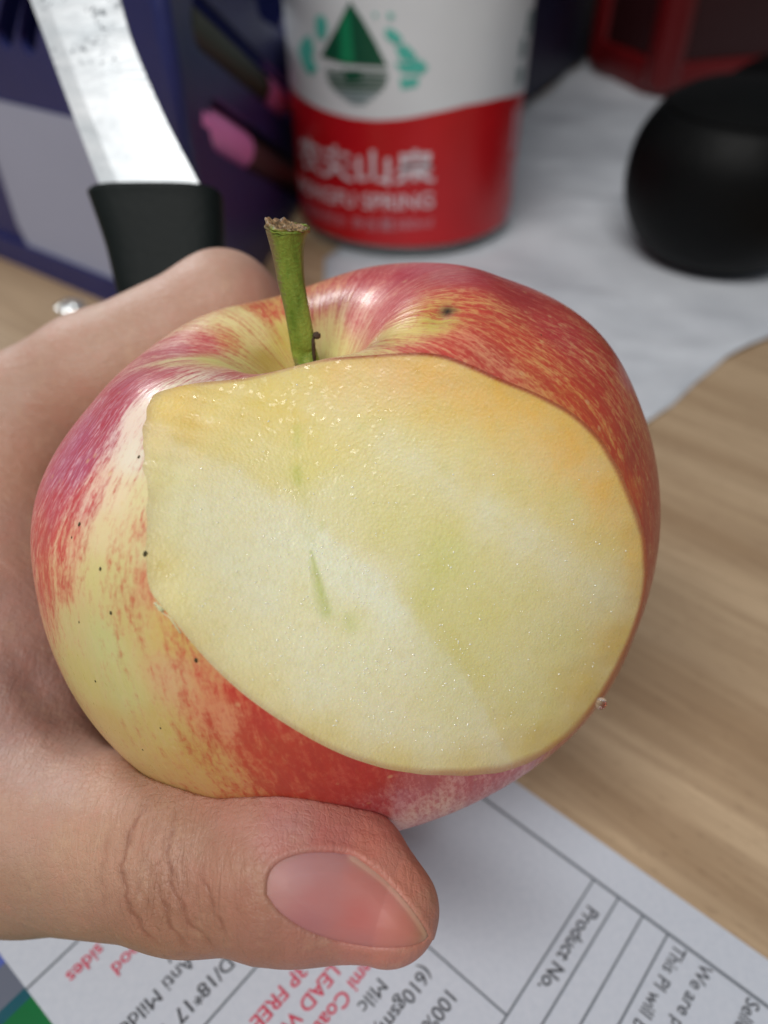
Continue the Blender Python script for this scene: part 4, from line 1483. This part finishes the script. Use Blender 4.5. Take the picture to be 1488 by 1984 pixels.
# ================================================================== BLACK JAR
black = plain("black_gloss", lin(5, 6, 7), .55, .16, bump=.0004, bscale=120, var=.3, vscale=50)
black2 = plain("black_satin", lin(6, 7, 8), .7, .12, bump=.0004, bscale=90)
jar = empty('black_jar', (14.3, 33.0, .13))
tag(jar, 'round black jar with a ridged lid standing on the white sheet at the right', 'jar')
pf = smooth_prof([(0, 0), (1.6, 0), (2.5, .15), (3.35, .8), (4.0, 2.0), (4.2, 3.3), (4.02, 4.6), (3.5, 5.6), (3.2, 5.9)], 6)
bm_obj('jar_body', lathe_bm([tuple(q) for q in pf], 96), black, jar, True)
pf = smooth_prof([(3.2, 5.9), (3.24, 5.98), (3.1, 6.1), (2.3, 6.55), (1.2, 6.85), (0, 6.95)], 5)
bm_obj('jar_lid', lathe_bm([tuple(q) for q in pf], 96), black2, jar, True)
bowl = empty('black_case', (23.6, 44.5, .13))
tag(bowl, 'black domed case behind the round black jar at the right edge', 'case')
pf = smooth_prof([(0, 0), (5.2, 0), (6.0, .4), (6.3, 1.8), (5.9, 3.4), (4.4, 4.7), (2.2, 5.3), (0, 5.4)], 6)
bm_obj('case_shell', lathe_bm([tuple(q) for q in pf], 72), black2, bowl, True)
bm_obj('case_seam', lathe_bm([(6.2, 1.8), (6.4, 1.85), (6.4, 2.1), (6.2, 2.15)], 72), black, bowl, True)

# ================================================================== FOIL SCRAP
bm = bmesh.new()
bmesh.ops.create_icosphere(bm, subdivisions=3, radius=.45)
for v_ in bm.verts:
    k_ = 1 + .45 * mn.noise(v_.co * 4) + .3 * mn.noise(v_.co * 9)
    v_.co = Vector((v_.co.x * 1.15 * k_, v_.co.y * .8 * k_, v_.co.z * .7 * k_ + .3))
bm.transform(Matrix.Translation((-12.1, 27.6, 0)))
fo = bm_obj('foil_scrap', bm, plain("foil", lin(220, 224, 226), .18, metal=.8), None, False)
tag(fo, 'small crumpled silver foil scrap on the desk behind the hand', 'foil')

# ================================================================== PRINTED FORM
RDIR = np.array([-.649, -.760])
BDIR = np.array([.766, -.643])
ORG = np.array([3.84, 6.02])
paper = empty('printed_form', (ORG[0], ORG[1], .03))
tag(paper, 'white printed form with ruled lines and black and red text under the thumb', 'paper')


def ab(a_, b_):
    q = RDIR * a_ + BDIR * b_
    return (q[0], q[1])


paper_m = NT("paper_white")
nz = paper_m.noise(paper_m.pos(), 900, 3)
paper_m.l(paper_m.mix(paper_m.mapr(nz, .3, .7), lin(196, 202, 214), lin(204, 209, 220)), paper_m.b.inputs['Base Color'])
paper_m.set(Roughness=.7)
N1, N2 = 20, 50
bm = bmesh.new()
grid = []
for i in range(N1 + 1):
    row = []
    for j in range(N2 + 1):
        a_ = -.71 + 8.36 * i / N1
        b_ = -13 + 22 * j / N2
        x, y = ab(a_, b_)
        row.append(bm.verts.new((x, y, 0)))
    grid.append(row)
for i in range(N1):
    for j in range(N2):
        bm.faces.new((grid[i][j], grid[i][j + 1], grid[i + 1][j + 1], grid[i + 1][j]))
bmesh.ops.recalc_face_normals(bm, faces=bm.faces)
if bm.faces[0].normal.z < 0:
    bmesh.ops.reverse_faces(bm, faces=bm.faces)
bm_obj('paper_sheet', bm, paper_m.m, paper)
ink = plain("ink_black", lin(66, 68, 74), .6)
inkl = plain("ink_line", lin(104, 110, 118), .6)
inkr = plain("ink_red", lin(206, 66, 92), .6)


def line(a0, b0, a1, b1, w):
    A_, B_ = np.array(ab(a0, b0)), np.array(ab(a1, b1))
    d_ = (B_ - A_) / np.linalg.norm(B_ - A_)
    n_ = np.array([-d_[1], d_[0]]) * w / 2
    bm = bmesh.new()
    z = .016
    bm.faces.new([bm.verts.new((q[0], q[1], z)) for q in (A_ - n_, B_ - n_, B_ + n_, A_ + n_)])
    bm_obj('ruled_line', bm, inkl, paper)


line(0, -13, 0, 9, .055)
for b_ in (0, .5, .97, 1.44):
    line(.03, b_, 7.4, b_, .035)
line(2.85, -13, 2.85, -.02, .035)
for b_ in (-3.62, -6.27):
    line(.03 if b_ > -3 else 2.87, b_, 7.66, b_, .04)


def ptext(s, a_, b_, size, mat, bold=.0):
    me = text_mesh(s, size, bold * size)
    bm = bmesh.new()
    bm.from_mesh(me)
    ang_ = math.atan2(RDIR[1], RDIR[0])
    x, y = ab(a_, b_)
    bm.transform(Matrix.Translation((x, y, .020)) @ Matrix.Rotation(ang_, 4, 'Z'))
    bm_obj('printed_text', bm, mat, paper)


S1 = .31
ptext('Product No.', .46, .14, .335, ink, .014)
ptext('This PI will be confirmed', .06, 1.60, S1, ink, .006)
ptext('We are pleased to', .06, 2.06, S1, ink, .006)
ptext('Seller', .06, 2.86, S1, ink, .006)
ptext('100% cotton', 3.12, -.98, .34, ink, .006)
ptext('(610gsm)', 3.12, -1.50, .34, ink, .006)
ptext('Milc', 3.75, -1.95, .34, ink, 0)
ptext('Semi Coat', 3.52, -2.30, .34, inkr, .012)
ptext('NO LEAD WIRE', 3.46, -2.70, .34, inkr, .012)
ptext('3P FREE', 4.45, -3.12, .34, inkr, .012)
ptext('D/18*17 T', 5.16, -4.14, .34, ink, .008)
ptext('Anti Mildew', 5.58, -4.66, .34, ink, 0)
ptext('/', 5.78, -5.0, .34, ink, .008)
ptext('ood', 6.02, -5.50, .34, inkr, .008)
ptext('both sides', 5.72, -5.97, .34, inkr, .008)

# ================================================================== COLOUR LEAFLET under the form
leaf = empty('colour_leaflet', (-6.6, 3.6, .0))
tag(leaf, 'glossy leaflet with grey, blue and green fields under the corner of the form', 'leaflet')
la = math.radians(-40)
lm = Matrix.Rotation(la, 4, 'Z')
bm_obj('leaflet_sheet', box_bm(-9, 3.2, -9, 1.4, .002, .012, 0, 1, lm), plain("leaflet_grey", lin(108, 114, 130), .3), leaf)
bm_obj('green_field', box_bm(.25, 3.1, -8.9, 1.3, .0155, .0165, 0, 1, lm), plain("leaflet_green", lin(26, 118, 66), .3, var=.2, vscale=120), leaf)
bm_obj('blue_stripe', box_bm(-.9, -.55, -8.9, 1.3, .0155, .0165, 0, 1, lm), plain("leaflet_blue", lin(88, 104, 180), .3), leaf)
bm_obj('teal_stripe', box_bm(.05, .25, -8.9, 1.3, .0155, .0165, 0, 1, lm), plain("leaflet_teal", lin(34, 90, 104), .3), leaf)
